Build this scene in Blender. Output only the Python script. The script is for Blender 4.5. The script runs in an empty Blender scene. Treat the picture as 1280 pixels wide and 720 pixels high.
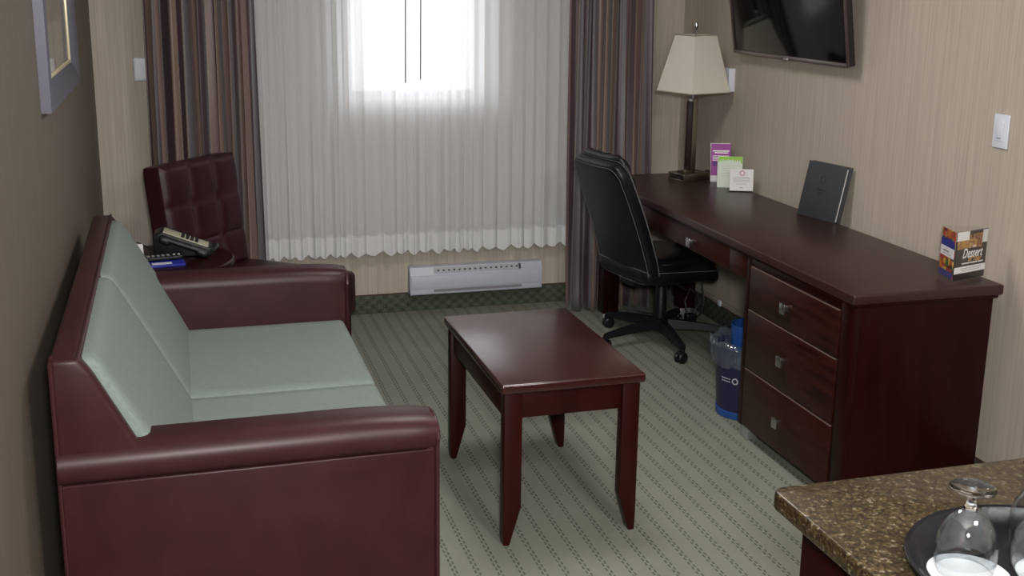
import bpy, bmesh, math, random
from mathutils import Vector, Matrix, Euler
random.seed(7)
PI = math.pi
SC = bpy.context.scene
COL = SC.collection

# ------------------------------------------------------------------ camera
CAM = dict(loc=(-2.560, -3.008, 1.704), yaw=0.285, pitch=-0.234, roll=0.013, f=1426.5, sh=-43.3)
def make_camera():
    cd = bpy.data.cameras.new('camera'); co = bpy.data.objects.new('camera', cd); COL.objects.link(co)
    cy, sy = math.cos(CAM['yaw']), math.sin(CAM['yaw']); cp, sp = math.cos(CAM['pitch']), math.sin(CAM['pitch'])
    f = Vector((sy*cp, cy*cp, sp)); r0 = Vector((cy, -sy, 0)); u0 = r0.cross(f)
    cr, sr = math.cos(CAM['roll']), math.sin(CAM['roll'])
    r = cr*r0 + sr*u0; u = -sr*r0 + cr*u0
    m = Matrix((r, u, -f)).transposed().to_4x4(); m.translation = Vector(CAM['loc'])
    co.matrix_world = m
    cd.sensor_width = 36; cd.lens = CAM['f']/1280*36; cd.shift_y = CAM['sh']/1280
    cd.clip_start = 0.02
    SC.camera = co
make_camera()

# ------------------------------------------------------------------ light
SC.view_settings.view_transform = 'Standard'; SC.view_settings.look = 'None'
SC.view_settings.gamma = 1.0; SC.view_settings.use_curve_mapping = False
SC.view_settings.exposure = 0.0
w = bpy.data.worlds.new('overcast_sky'); SC.world = w; w.use_nodes = True
def sky():
    nt = w.node_tree; bg = nt.nodes['Background']
    tc = nt.nodes.new('ShaderNodeTexCoord'); sx = nt.nodes.new('ShaderNodeSeparateXYZ'); cr = nt.nodes.new('ShaderNodeValToRGB')
    mr = nt.nodes.new('ShaderNodeMapRange'); mr.inputs['From Min'].default_value = -1
    nt.links.new(tc.outputs['Generated'], sx.inputs[0]); nt.links.new(sx.outputs['Z'], mr.inputs['Value']); nt.links.new(mr.outputs[0], cr.inputs['Fac'])
    e = cr.color_ramp.elements; e[0].position = .0; e[0].color = (.22, .22, .22, 1); e[1].position = 1; e[1].color = (.95, .98, 1, 1)
    for p, c in ((.42, (.24, .24, .24, 1)), (.485, (.62, .64, .66, 1))):
        x = e.new(p); x.color = c
    nt.links.new(cr.outputs['Color'], bg.inputs['Color']); bg.inputs['Strength'].default_value = 5.2
sky()
def area(name, loc, target, size, power, col):
    ld = bpy.data.lights.new(name, 'AREA'); ld.shape = 'DISK'; ld.size = size; ld.energy = power; ld.color = col
    o = bpy.data.objects.new(name, ld); COL.objects.link(o); o.location = loc
    o.rotation_euler = (Vector(target) - Vector(loc)).to_track_quat('-Z', 'Y').to_euler()
    return o
area('flash_light', (-2.50, -3.05, 1.86), (-1.4, 2.0, 0.75), 0.22, 92, (1.0, 0.98, 0.96))        # the photographer's flash
area('kitchen_ceiling_light', (-1.15, -2.7, 2.43), (-1.15, -2.7, 0), 0.5, 60, (1.0, 0.96, 0.92))  # ceiling lamp over the kitchenette
area('room_fill_light', (-1.40, 0.55, 2.43), (-1.40, 0.55, 0), 0.6, 24, (1.0, 0.97, 0.93))     # added unseen fill, evens out the flash falloff deeper in the room

# ------------------------------------------------------------------ materials
def new_mat(name):
    m = bpy.data.materials.new(name); m.use_nodes = True
    nt = m.node_tree; b = nt.nodes['Principled BSDF']
    return m, nt, b
def N(nt, t, **kw):
    n = nt.nodes.new(t)
    for k, v in kw.items(): setattr(n, k, v)
    return n
def setin(n, **kw):
    for k, v in kw.items():
        n.inputs[k.replace('_', ' ')].default_value = v
def plain(name, col, rough=0.5, metal=0.0, coat=0.0, spec=0.5, bump=0.0, bscale=200, vary=0.0):
    m, nt, b = new_mat(name)
    b.inputs['Base Color'].default_value = (*col, 1); b.inputs['Roughness'].default_value = rough
    b.inputs['Metallic'].default_value = metal; b.inputs['Coat Weight'].default_value = coat
    b.inputs['Specular IOR Level'].default_value = spec
    if bump or vary:
        tc = N(nt, 'ShaderNodeTexCoord'); nz = N(nt, 'ShaderNodeTexNoise')
        nz.inputs['Scale'].default_value = bscale; nz.inputs['Detail'].default_value = 4
        nt.links.new(tc.outputs['Object'], nz.inputs['Vector'])
        if bump:
            bp = N(nt, 'ShaderNodeBump'); bp.inputs['Strength'].default_value = bump; bp.inputs['Distance'].default_value = 0.002
            nt.links.new(nz.outputs['Fac'], bp.inputs['Height']); nt.links.new(bp.outputs['Normal'], b.inputs['Normal'])
        if vary:
            mx = N(nt, 'ShaderNodeMix', data_type='RGBA', blend_type='MULTIPLY'); mx.inputs['Factor'].default_value = 1
            cr = N(nt, 'ShaderNodeValToRGB'); cr.color_ramp.elements[0].color = (1-vary,)*3+(1,); cr.color_ramp.elements[1].color = (1+vary,)*3+(1,)
            cr.color_ramp.elements[0].position = .3; cr.color_ramp.elements[1].position = .7
            nt.links.new(nz.outputs['Fac'], cr.inputs['Fac']); nt.links.new(cr.outputs['Color'], mx.inputs['B'])
            mx.inputs['A'].default_value = (*col, 1); nt.links.new(mx.outputs['Result'], b.inputs['Base Color'])
    return m
def noise_mat(name, cols, scale, stretch=(1, 1, 1), rough=0.5, bump=0.0, detail=5, pos=None, coat=0.0, spec=0.5, bdist=0.002, coatr=0.1):
    m, nt, b = new_mat(name)
    tc = N(nt, 'ShaderNodeTexCoord'); mp = N(nt, 'ShaderNodeMapping'); mp.inputs['Scale'].default_value = stretch
    nz = N(nt, 'ShaderNodeTexNoise'); nz.inputs['Scale'].default_value = scale; nz.inputs['Detail'].default_value = detail
    cr = N(nt, 'ShaderNodeValToRGB')
    k = len(cols); els = cr.color_ramp.elements
    while len(els) < k: els.new(0.5)
    for i, c in enumerate(cols):
        els[i].position = pos[i] if pos else 0.3 + 0.4*i/(k-1)
        els[i].color = (*c, 1)
    nt.links.new(tc.outputs['Object'], mp.inputs['Vector']); nt.links.new(mp.outputs['Vector'], nz.inputs['Vector'])
    nt.links.new(nz.outputs['Fac'], cr.inputs['Fac']); nt.links.new(cr.outputs['Color'], b.inputs['Base Color'])
    b.inputs['Roughness'].default_value = rough; b.inputs['Coat Weight'].default_value = coat; b.inputs['Specular IOR Level'].default_value = spec
    b.inputs['Coat Roughness'].default_value = coatr
    if bump:
        bp = N(nt, 'ShaderNodeBump'); bp.inputs['Strength'].default_value = bump; bp.inputs['Distance'].default_value = bdist
        nt.links.new(nz.outputs['Fac'], bp.inputs['Height']); nt.links.new(bp.outputs['Normal'], b.inputs['Normal'])
    return m
def math_node(nt, op, a, b=None):
    n = N(nt, 'ShaderNodeMath', operation=op)
    for i, v in enumerate((a, b)):
        if v is None: continue
        if isinstance(v, (int, float)): n.inputs[i].default_value = v
        else: nt.links.new(v, n.inputs[i])
    return n.outputs[0]

M = {}
M['leather'] = noise_mat('burgundy_leather', [(.030, .0085, .0105), (.044, .0120, .0150)], 9, rough=.40, bump=.12, bdist=.001, detail=8, spec=.26)
M['leather_dark'] = noise_mat('dark_burgundy_leather', [(.024, .0055, .0080), (.034, .0080, .0110)], 9, rough=.38, bump=.12, bdist=.001, detail=8, spec=.26)
M['piping'] = plain('burgundy_piping', (.040, .0095, .0125), .35)
M['fabric'] = noise_mat('sage_upholstery', [(.170, .205, .19), (.215, .255, .238)], 60, (1, 7, 1), rough=.85, bump=.35, detail=6, spec=.2)
M['seam'] = plain('grey_seam_thread', (.11, .125, .115), .9)
M['wood'] = noise_mat('mahogany_wood', [(.0085, .0010, .0008), (.0165, .0022, .0017), (.0115, .0015, .0012)], 7, (1.5, 1.5, .25), rough=.32, detail=7, spec=.14)
M['wood_grain'] = noise_mat('mahogany_drawer_wood', [(.011, .0022, .0018), (.030, .0068, .0050), (.014, .003, .0024)], 5, (2.5, .7, 6), rough=.30, detail=7, spec=.22, bump=.05)
M['desk_top'] = noise_mat('dark_mahogany_laminate', [(.026, .0088, .0085), (.031, .0108, .0102)], 25, (3, .3, 1), rough=.34, detail=5, spec=.5)
M['table_top'] = noise_mat('red_mahogany_veneer', [(.027, .0052, .0050), (.034, .0070, .0064)], 14, (4, .3, 1), rough=.24, detail=5, spec=.6)
M['table_top'].node_tree.nodes['Principled BSDF'].inputs['Coat Weight'].default_value = .5
M['table_top'].node_tree.nodes['Principled BSDF'].inputs['Coat Roughness'].default_value = .16
M['table_wood'] = noise_mat('red_mahogany_wood', [(.016, .0018, .0013), (.025, .0032, .0021)], 8, (2, 2, .25), rough=.36, detail=6, spec=.22)
M['black_leather'] = noise_mat('black_leather', [(.0040, .0040, .0058), (.0065, .0063, .0085)], 12, rough=.38, bump=.18, bdist=.0015, detail=8, spec=.32)
M['black_plastic'] = plain('black_plastic', (.0055, .0055, .0085), .42, spec=.35)
M['stitch'] = plain('pale_stitching', (.11, .11, .115), .8)
M['chrome'] = plain('brushed_nickel', (.52, .52, .53), .28, 1.0)
M['brass_dark'] = plain('antique_bronze_metal', (.36, .32, .26), .34, 1.0)
M['foot'] = plain('satin_aluminium', (.50, .51, .52), .38, .8)
M['white_plastic'] = plain('white_plastic', (.60, .63, .70), .42)
M['white_metal'] = plain('white_enamel', (.45, .475, .55), .42)
M['dark_slot'] = plain('dark_slot', (.05, .05, .055), .7)
M['pale_grille'] = plain('pale_grey_grille', (.36, .37, .40), .6)
M['grey_slot'] = plain('grey_grille', (.20, .20, .22), .6)
M['screen'] = plain('switched_off_screen', (.0035, .003, .0035), .10, spec=.30)
M['bezel'] = plain('gloss_black_bezel', (.012, .010, .011), .25)
M['bezel_edge'] = plain('metallic_bezel_edge', (.24, .2, .2), .3, .8)
M['paper'] = plain('white_paper', (.62, .62, .62), .7)
M['coaster_paper'] = plain('soft_white_paper', (.43, .43, .44), .8)
M['ceiling'] = plain('ceiling_paint', (.72, .69, .64), .9, bump=.2, bscale=120)
M['reveal'] = plain('white_window_paint', (.70, .71, .72), .5)
M['mat_board'] = plain('cream_mat_board', (.64, .58, .46), .8)
M['gold'] = plain('pale_gilt_fillet', (.80, .70, .48), .35, .6)
M['pframe'] = plain('pewter_picture_frame', (.085, .082, .115), .42, .15)
M['shade'] = plain('cream_lampshade_fabric', (.60, .57, .49), .85, bump=.1, bscale=400)
M['black_card'] = plain('charcoal_leatherette', (.030, .033, .039), .5, bump=.15, bscale=500)
M['emboss'] = plain('debossed_mark', (.012, .012, .014), .35)
M['purple'] = plain('purple_print', (.27, .035, .26), .5)
M['dark_purple'] = plain('deep_purple_print', (.09, .02, .16), .5)
M['green'] = plain('lime_green_print', (.24, .48, .03), .55)
M['pale_green'] = plain('pale_green_paper', (.55, .60, .53), .7)
M['grey_ink'] = plain('grey_ink', (.30, .31, .34), .7)
M['pink_ink'] = plain('rose_ink', (.50, .14, .20), .7)
M['white_ink'] = plain('white_print', (.80, .80, .80), .6)
M['gold_ink'] = plain('gold_print', (.55, .30, .06), .6)
M['black_print'] = plain('black_print', (.016, .010, .014), .4)
M['blue_print'] = plain('royal_blue_cover', (.010, .018, .26), .4)
M['blue_plastic'] = plain('blue_plastic', (.012, .055, .22), .4)
M['navy'] = plain('navy_plastic', (.012, .013, .045), .38)
M['beige_plate'] = plain('beige_faceplate', (.40, .37, .28), .5)
M['cord'] = plain('black_cord', (.012, .012, .014), .5)
M['tray'] = plain('black_tray_plastic', (.005, .005, .008), .30, spec=.25)
M['pull_cord'] = plain('dark_pull_cord', (.05, .05, .06), .7)
M['base_edge'] = plain('dark_red_edge_strip', (.055, .020, .018), .7)

def food_mat():
    m, nt, b = new_mat('colourful_food_print')
    tc = N(nt, 'ShaderNodeTexCoord'); v = N(nt, 'ShaderNodeTexVoronoi'); v.inputs['Scale'].default_value = 55
    nt.links.new(tc.outputs['Object'], v.inputs['Vector'])
    sp = N(nt, 'ShaderNodeSeparateColor'); nt.links.new(v.outputs['Color'], sp.inputs[0])
    cr = N(nt, 'ShaderNodeValToRGB'); cr.color_ramp.interpolation = 'CONSTANT'
    els = cr.color_ramp.elements
    cs = [(.35, .02, .015), (.50, .18, .02), (.05, .12, .02), (.55, .40, .05), (.02, .02, .03), (.40, .05, .03)]
    while len(els) < len(cs): els.new(.5)
    for i, c in enumerate(cs): els[i].position = i/len(cs); els[i].color = (*c, 1)
    nt.links.new(sp.outputs[0], cr.inputs['Fac']); nt.links.new(cr.outputs['Color'], b.inputs['Base Color'])
    b.inputs['Roughness'].default_value = .4
    return m
M['food'] = food_mat()
M['cake'] = noise_mat('cake_photo_print', [(.10, .015, .012), (.50, .27, .05), (.16, .03, .02), (.55, .38, .12)], 34, rough=.4, detail=1)

def wallpaper(name, c0, c1):
    m, nt, b = new_mat(name)
    tc = N(nt, 'ShaderNodeTexCoord'); mp = N(nt, 'ShaderNodeMapping'); mp.inputs['Scale'].default_value = (150, 150, 2.2)
    nz = N(nt, 'ShaderNodeTexNoise'); nz.inputs['Scale'].default_value = 1; nz.inputs['Detail'].default_value = 3
    mp2 = N(nt, 'ShaderNodeMapping'); mp2.inputs['Scale'].default_value = (45, 45, .6)
    n2 = N(nt, 'ShaderNodeTexNoise'); n2.inputs['Scale'].default_value = 1; n2.inputs['Detail'].default_value = 2
    for a, c in ((mp, nz), (mp2, n2)):
        nt.links.new(tc.outputs['Object'], a.inputs['Vector']); nt.links.new(a.outputs['Vector'], c.inputs['Vector'])
    s = math_node(nt, 'ADD', math_node(nt, 'MULTIPLY', nz.outputs['Fac'], .78), math_node(nt, 'MULTIPLY', n2.outputs['Fac'], .22))
    cr = N(nt, 'ShaderNodeValToRGB'); e = cr.color_ramp.elements
    e[0].position = .34; e[0].color = (*c0, 1); e[1].position = .66; e[1].color = (*c1, 1)
    nt.links.new(s, cr.inputs['Fac']); nt.links.new(cr.outputs['Color'], b.inputs['Base Color'])
    bp = N(nt, 'ShaderNodeBump'); bp.inputs['Strength'].default_value = .25; bp.inputs['Distance'].default_value = .001
    nt.links.new(s, bp.inputs['Height']); nt.links.new(bp.outputs['Normal'], b.inputs['Normal'])
    b.inputs['Roughness'].default_value = .62; b.inputs['Specular IOR Level'].default_value = .35
    return m
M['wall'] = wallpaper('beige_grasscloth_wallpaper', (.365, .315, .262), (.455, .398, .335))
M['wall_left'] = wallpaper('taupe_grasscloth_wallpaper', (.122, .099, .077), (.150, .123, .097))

def carpet_mat():
    m, nt, b = new_mat('sage_carpet_with_dashed_stripes')
    tc = N(nt, 'ShaderNodeTexCoord'); sx = N(nt, 'ShaderNodeSeparateXYZ'); nt.links.new(tc.outputs['Object'], sx.inputs[0])
    wob = N(nt, 'ShaderNodeTexNoise'); wob.inputs['Scale'].default_value = 60; wob.inputs['Detail'].default_value = 2
    nt.links.new(tc.outputs['Object'], wob.inputs['Vector'])
    wv = math_node(nt, 'MULTIPLY', math_node(nt, 'SUBTRACT', wob.outputs['Fac'], .5), .006)
    x = math_node(nt, 'ADD', sx.outputs['X'], wv)
    def dash(off, yo):
        fx = math_node(nt, 'FRACT', math_node(nt, 'ADD', math_node(nt, 'DIVIDE', x, .0635), 100 + off))
        dx = math_node(nt, 'ABSOLUTE', math_node(nt, 'SUBTRACT', fx, .5))
        line = math_node(nt, 'LESS_THAN', dx, .048)
        fy = math_node(nt, 'FRACT', math_node(nt, 'ADD', math_node(nt, 'DIVIDE', math_node(nt, 'ADD', sx.outputs['Y'], wv), .029), 100 + yo))
        return math_node(nt, 'MULTIPLY', line, math_node(nt, 'LESS_THAN', fy, .60))
    d = math_node(nt, 'MAXIMUM', dash(.5, 0.0), dash(.66, .45))
    n1 = N(nt, 'ShaderNodeTexNoise'); n1.inputs['Scale'].default_value = 420; n1.inputs['Detail'].default_value = 3
    n2 = N(nt, 'ShaderNodeTexNoise'); n2.inputs['Scale'].default_value = 5; n2.inputs['Detail'].default_value = 3
    mp = N(nt, 'ShaderNodeMapping'); mp.inputs['Scale'].default_value = (30, 420, 1)
    n3 = N(nt, 'ShaderNodeTexNoise'); n3.inputs['Scale'].default_value = 1
    nt.links.new(tc.outputs['Object'], n1.inputs['Vector']); nt.links.new(tc.outputs['Object'], n2.inputs['Vector'])
    nt.links.new(tc.outputs['Object'], mp.inputs['Vector']); nt.links.new(mp.outputs['Vector'], n3.inputs['Vector'])
    s = math_node(nt, 'ADD', math_node(nt, 'MULTIPLY', n1.outputs['Fac'], .35), math_node(nt, 'ADD', math_node(nt, 'MULTIPLY', n2.outputs['Fac'], .3), math_node(nt, 'MULTIPLY', n3.outputs['Fac'], .35)))
    cr = N(nt, 'ShaderNodeValToRGB'); e = cr.color_ramp.elements
    e[0].position = .32; e[0].color = (.158, .164, .134, 1); e[1].position = .68; e[1].color = (.226, .230, .192, 1)
    nt.links.new(s, cr.inputs['Fac'])
    mx = N(nt, 'ShaderNodeMix', data_type='RGBA'); nt.links.new(math_node(nt, 'MULTIPLY', d, .70), mx.inputs['Factor'])
    nt.links.new(cr.outputs['Color'], mx.inputs['A']); mx.inputs['B'].default_value = (.050, .055, .040, 1)
    nt.links.new(mx.outputs['Result'], b.inputs['Base Color'])
    bp = N(nt, 'ShaderNodeBump'); bp.inputs['Strength'].default_value = .5; bp.inputs['Distance'].default_value = .003
    nt.links.new(s, bp.inputs['Height']); nt.links.new(bp.outputs['Normal'], b.inputs['Normal'])
    b.inputs['Roughness'].default_value = .95; b.inputs['Specular IOR Level'].default_value = .1
    return m
M['carpet'] = carpet_mat()
def base_carpet():
    m, nt, b = new_mat('dark_green_carpet_skirting')
    tc = N(nt, 'ShaderNodeTexCoord'); sx = N(nt, 'ShaderNodeSeparateXYZ'); nt.links.new(tc.outputs['Object'], sx.inputs[0])
    s = math_node(nt, 'ADD', sx.outputs['X'], sx.outputs['Y'])
    wx = math_node(nt, 'SINE', math_node(nt, 'MULTIPLY', s, 2*PI/.062))
    wz = math_node(nt, 'SINE', math_node(nt, 'MULTIPLY', sx.outputs['Z'], 2*PI/.05))
    nz = N(nt, 'ShaderNodeTexNoise'); nz.inputs['Scale'].default_value = 160; nz.inputs['Detail'].default_value = 4
    nt.links.new(tc.outputs['Object'], nz.inputs['Vector'])
    v = math_node(nt, 'ADD', math_node(nt, 'MULTIPLY', math_node(nt, 'MULTIPLY', wx, wz), .16), nz.outputs['Fac'])
    cr = N(nt, 'ShaderNodeValToRGB'); e = cr.color_ramp.elements
    e[0].position = .28; e[0].color = (.034, .040, .030, 1); e[1].position = .75; e[1].color = (.10, .115, .085, 1)
    nt.links.new(v, cr.inputs['Fac']); nt.links.new(cr.outputs['Color'], b.inputs['Base Color']); b.inputs['Roughness'].default_value = .95
    b.inputs['Specular IOR Level'].default_value = .1
    return m
M['base'] = base_carpet()
def granite():
    m, nt, b = new_mat('brown_gold_granite')
    tc = N(nt, 'ShaderNodeTexCoord')
    v = N(nt, 'ShaderNodeTexVoronoi'); v.inputs['Scale'].default_value = 210; v.inputs['Randomness'].default_value = 1
    n1 = N(nt, 'ShaderNodeTexNoise'); n1.inputs['Scale'].default_value = 95; n1.inputs['Detail'].default_value = 8; n1.inputs['Roughness'].default_value = .7
    nt.links.new(tc.outputs['Object'], v.inputs['Vector']); nt.links.new(tc.outputs['Object'], n1.inputs['Vector'])
    sp = N(nt, 'ShaderNodeSeparateColor'); nt.links.new(v.outputs['Color'], sp.inputs[0])
    f = math_node(nt, 'ADD', math_node(nt, 'MULTIPLY', sp.outputs[0], .35), math_node(nt, 'MULTIPLY', n1.outputs['Fac'], .75))
    cr = N(nt, 'ShaderNodeValToRGB'); e = cr.color_ramp.elements
    cs = [(.30, (.006, .004, .0025)), (.45, (.021, .0145, .0072)), (.60, (.036, .0240, .0105)), (.70, (.060, .042, .016)), (.76, (.13, .11, .08))]
    while len(e) < len(cs): e.new(.5)
    for i, (p, c) in enumerate(cs): e[i].position = p; e[i].color = (*c, 1)
    nt.links.new(f, cr.inputs['Fac']); nt.links.new(cr.outputs['Color'], b.inputs['Base Color'])
    b.inputs['Roughness'].default_value = .30; b.inputs['Specular IOR Level'].default_value = .4
    return m
M['granite'] = granite()
def stripe_cloth():
    m, nt, b = new_mat('striped_satin_curtain')
    uv = N(nt, 'ShaderNodeUVMap'); uv.uv_map = 'UVMap'; sx = N(nt, 'ShaderNodeSeparateXYZ'); nt.links.new(uv.outputs['UV'], sx.inputs[0])
    fr = math_node(nt, 'FRACT', math_node(nt, 'ADD', math_node(nt, 'DIVIDE', sx.outputs['X'], .30), 10.0))
    cr = N(nt, 'ShaderNodeValToRGB'); cr.color_ramp.interpolation = 'CONSTANT'; e = cr.color_ramp.elements
    tau, mau, plum, blu, tan = (.180, .124, .098), (.184, .120, .108), (.062, .038, .048), (.112, .102, .112), (.255, .180, .135)
    seq = [(0, plum), (.10, blu), (.17, tau), (.28, tan), (.31, mau), (.42, plum), (.52, tau), (.60, blu), (.68, plum), (.76, mau), (.86, tan), (.89, tau), (.96, blu)]
    while len(e) < len(seq): e.new(.99)
    for i, (p, c) in enumerate(seq): e[i].position = p; e[i].color = (*c, 1)
    nt.links.new(fr, cr.inputs['Fac']); nt.links.new(cr.outputs['Color'], b.inputs['Base Color'])
    b.inputs['Roughness'].default_value = .46; b.inputs['Specular IOR Level'].default_value = .5
    b.inputs['Sheen Weight'].default_value = .25; b.inputs['Sheen Roughness'].default_value = .4
    nz = N(nt, 'ShaderNodeTexNoise'); nz.inputs['Scale'].default_value = 500; bp = N(nt, 'ShaderNodeBump'); bp.inputs['Strength'].default_value = .1
    tc = N(nt, 'ShaderNodeTexCoord'); nt.links.new(tc.outputs['Object'], nz.inputs['Vector'])
    bp.inputs['Distance'].default_value = .001
    nt.links.new(nz.outputs['Fac'], bp.inputs['Height']); nt.links.new(bp.outputs['Normal'], b.inputs['Normal'])
    return m
M['curtain'] = stripe_cloth()
def sheer_mat(name, transp, col, tl_mix):
    m = bpy.data.materials.new(name); m.use_nodes = True; nt = m.node_tree; nt.nodes.clear()
    out = N(nt, 'ShaderNodeOutputMaterial'); tr = N(nt, 'ShaderNodeBsdfTransparent'); df = N(nt, 'ShaderNodeBsdfDiffuse'); tl = N(nt, 'ShaderNodeBsdfTranslucent')
    for n in (df, tl): n.inputs['Color'].default_value = (*col, 1)
    m1 = N(nt, 'ShaderNodeMixShader'); m1.inputs[0].default_value = tl_mix
    m2 = N(nt, 'ShaderNodeMixShader'); m2.inputs[0].default_value = transp
    nt.links.new(df.outputs[0], m1.inputs[1]); nt.links.new(tl.outputs[0], m1.inputs[2])
    nt.links.new(m1.outputs[0], m2.inputs[1]); nt.links.new(tr.outputs[0], m2.inputs[2]); nt.links.new(m2.outputs[0], out.inputs[0])
    return m
M['sheer'] = sheer_mat('white_voile', .09, (.83, .835, .86), .50)
M['sheer_hem'] = sheer_mat('white_voile_hem', .06, (.82, .82, .83), .32)
def glass_mat(name, rough=0.0, ior=1.45, col=(1, 1, 1)):
    m, nt, b = new_mat(name)
    b.inputs['Base Color'].default_value = (*col, 1); b.inputs['Transmission Weight'].default_value = 1; b.inputs['Roughness'].default_value = rough
    b.inputs['IOR'].default_value = ior
    return m
M['glass'] = glass_mat('clear_glass')
def pane_mat(name, ior=1.5, tint=(1, 1, 1)):
    m = bpy.data.materials.new(name); m.use_nodes = True; nt = m.node_tree; nt.nodes.clear()
    out = N(nt, 'ShaderNodeOutputMaterial'); tr = N(nt, 'ShaderNodeBsdfTransparent'); gl = N(nt, 'ShaderNodeBsdfGlossy'); gl.inputs['Roughness'].default_value = .01
    fr = N(nt, 'ShaderNodeFresnel'); geo = N(nt, 'ShaderNodeNewGeometry'); nt.links.new(math_node(nt, 'ADD', math_node(nt, 'MULTIPLY', geo.outputs['Backfacing'], 1/ior - ior), ior), fr.inputs['IOR'])
    tr.inputs['Color'].default_value = (*tint, 1); mx = N(nt, 'ShaderNodeMixShader')
    nt.links.new(fr.outputs[0], mx.inputs[0]); nt.links.new(tr.outputs[0], mx.inputs[1]); nt.links.new(gl.outputs[0], mx.inputs[2]); nt.links.new(mx.outputs[0], out.inputs[0])
    return m
M['pane'] = pane_mat('window_pane_glass')
M['acrylic'] = pane_mat('clear_acrylic')
M['thin_glass'] = pane_mat('thin_clear_glass', 1.75, (.93, .95, .96))
def bag_mat():
    m = bpy.data.materials.new('clear_plastic_bag'); m.use_nodes = True; nt = m.node_tree; nt.nodes.clear()
    out = N(nt, 'ShaderNodeOutputMaterial'); tr = N(nt, 'ShaderNodeBsdfTransparent'); gl = N(nt, 'ShaderNodeBsdfGlossy'); gl.inputs['Roughness'].default_value = .12
    df = N(nt, 'ShaderNodeBsdfDiffuse'); df.inputs['Color'].default_value = (.35, .42, .50, 1); tr.inputs['Color'].default_value = (.80, .88, .96, 1)
    a = N(nt, 'ShaderNodeMixShader'); a.inputs[0].default_value = .62; c = N(nt, 'ShaderNodeMixShader'); c.inputs[0].default_value = .79
    nt.links.new(df.outputs[0], a.inputs[1]); nt.links.new(gl.outputs[0], a.inputs[2]); nt.links.new(a.outputs[0], c.inputs[1]); nt.links.new(tr.outputs[0], c.inputs[2]); nt.links.new(c.outputs[0], out.inputs[0])
    return m
M['bag'] = bag_mat()

# ------------------------------------------------------------------ mesh helpers
def bmnew(): return bmesh.new()
def merge(bm, t):
    me = bpy.data.meshes.new('t'); t.to_mesh(me); t.free(); bm.from_mesh(me); bpy.data.meshes.remove(me)
def bx(bm, lo, hi, bev=0.0, seg=2, mtx=None):
    t = bmesh.new(); bmesh.ops.create_cube(t, size=1)
    lo, hi = Vector(lo), Vector(hi)
    for v in t.verts:
        v.co = Vector((lo[i] + (v.co[i] + .5)*(hi[i] - lo[i]) for i in range(3)))
    if bev > 0: bmesh.ops.bevel(t, geom=t.edges[:], offset=bev, segments=seg, profile=.5, affect='EDGES')
    if mtx is not None: t.transform(mtx)
    merge(bm, t); return bm
def rbox(bm, lo, hi, r, n=10, puff=0.0, mtx=None, fn=None, axis=2):
    """rounded cushion: box with radius r, faces across `axis` puffed outwards"""
    t = bmesh.new(); bmesh.ops.create_cube(t, size=2)
    bmesh.ops.subdivide_edges(t, edges=t.edges[:], cuts=n, use_grid_fill=True)
    lo, hi = Vector(lo), Vector(hi); c = (lo+hi)/2; h = (hi-lo)/2
    r = min(r, min(h)*.999)
    for v in t.verts:
        p = v.co.copy()
        # concentrate samples near the edges
        q = Vector([math.copysign(1-(1-abs(a))**1.6, a) for a in p])
        P = Vector([q[i]*h[i] for i in range(3)])
        I = Vector([max(-(h[i]-r), min(h[i]-r, P[i])) for i in range(3)])
        d = P - I
        if d.length > 1e-9: d = d.normalized()*r
        P = I + d
        if puff:
            o = [i for i in range(3) if i != axis]
            k = (1-(P[o[0]]/h[o[0]])**2)*(1-(P[o[1]]/h[o[1]])**2)
            P[axis] += math.copysign(puff*max(0, k)**.6, P[axis]) if abs(P[axis]) > 1e-6 else 0
        v.co = c + P
        if fn: v.co = Vector(fn(v.co))
    if mtx is not None: t.transform(mtx)
    merge(bm, t); return bm
def tube(bm, pts, r, seg=8, cyc=False, rad=None):
    pts = [Vector(p) for p in pts]; n = len(pts); rings = []
    nrm = None
    for i, p in enumerate(pts):
        a = pts[(i-1) % n] if (cyc or i > 0) else p; b = pts[(i+1) % n] if (cyc or i < n-1) else p
        d = (b-a).normalized()
        if nrm is None:
            nrm = d.orthogonal().normalized()
        else:
            nrm = (nrm - d*nrm.dot(d)); nrm = nrm.normalized() if nrm.length > 1e-8 else d.orthogonal().normalized()
        bi = d.cross(nrm); rr = rad[i] if rad else r
        rings.append([bm.verts.new(p + (nrm*math.cos(2*PI*k/seg) + bi*math.sin(2*PI*k/seg))*rr) for k in range(seg)])
    m = n if cyc else n-1
    for i in range(m):
        A, B = rings[i], rings[(i+1) % n]
        for k in range(seg): bm.faces.new((A[k], A[(k+1) % seg], B[(k+1) % seg], B[k]))
    if not cyc:
        bm.faces.new(rings[0][::-1]); bm.faces.new(rings[-1])
    return bm
def lathe(bm, prof, seg=32, mtx=None, closed=False):
    t = bmesh.new(); rings = []
    for (r, z) in prof:
        if r < 1e-6: rings.append([t.verts.new((0, 0, z))])
        else: rings.append([t.verts.new((r*math.cos(2*PI*k/seg), r*math.sin(2*PI*k/seg), z)) for k in range(seg)])
    pairs = list(zip(rings, rings[1:])) + ([(rings[-1], rings[0])] if closed else [])
    for A, B in pairs:
        for k in range(seg):
            k2 = (k+1) % seg
            if len(A) == 1 and len(B) == 1: continue
            if len(A) == 1: t.faces.new((A[0], B[k2], B[k]))
            elif len(B) == 1: t.faces.new((A[k], A[k2], B[0]))
            else: t.faces.new((A[k], A[k2], B[k2], B[k]))
    bmesh.ops.recalc_face_normals(t, faces=t.faces[:])
    if mtx is not None: t.transform(mtx)
    merge(bm, t); return bm
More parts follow.
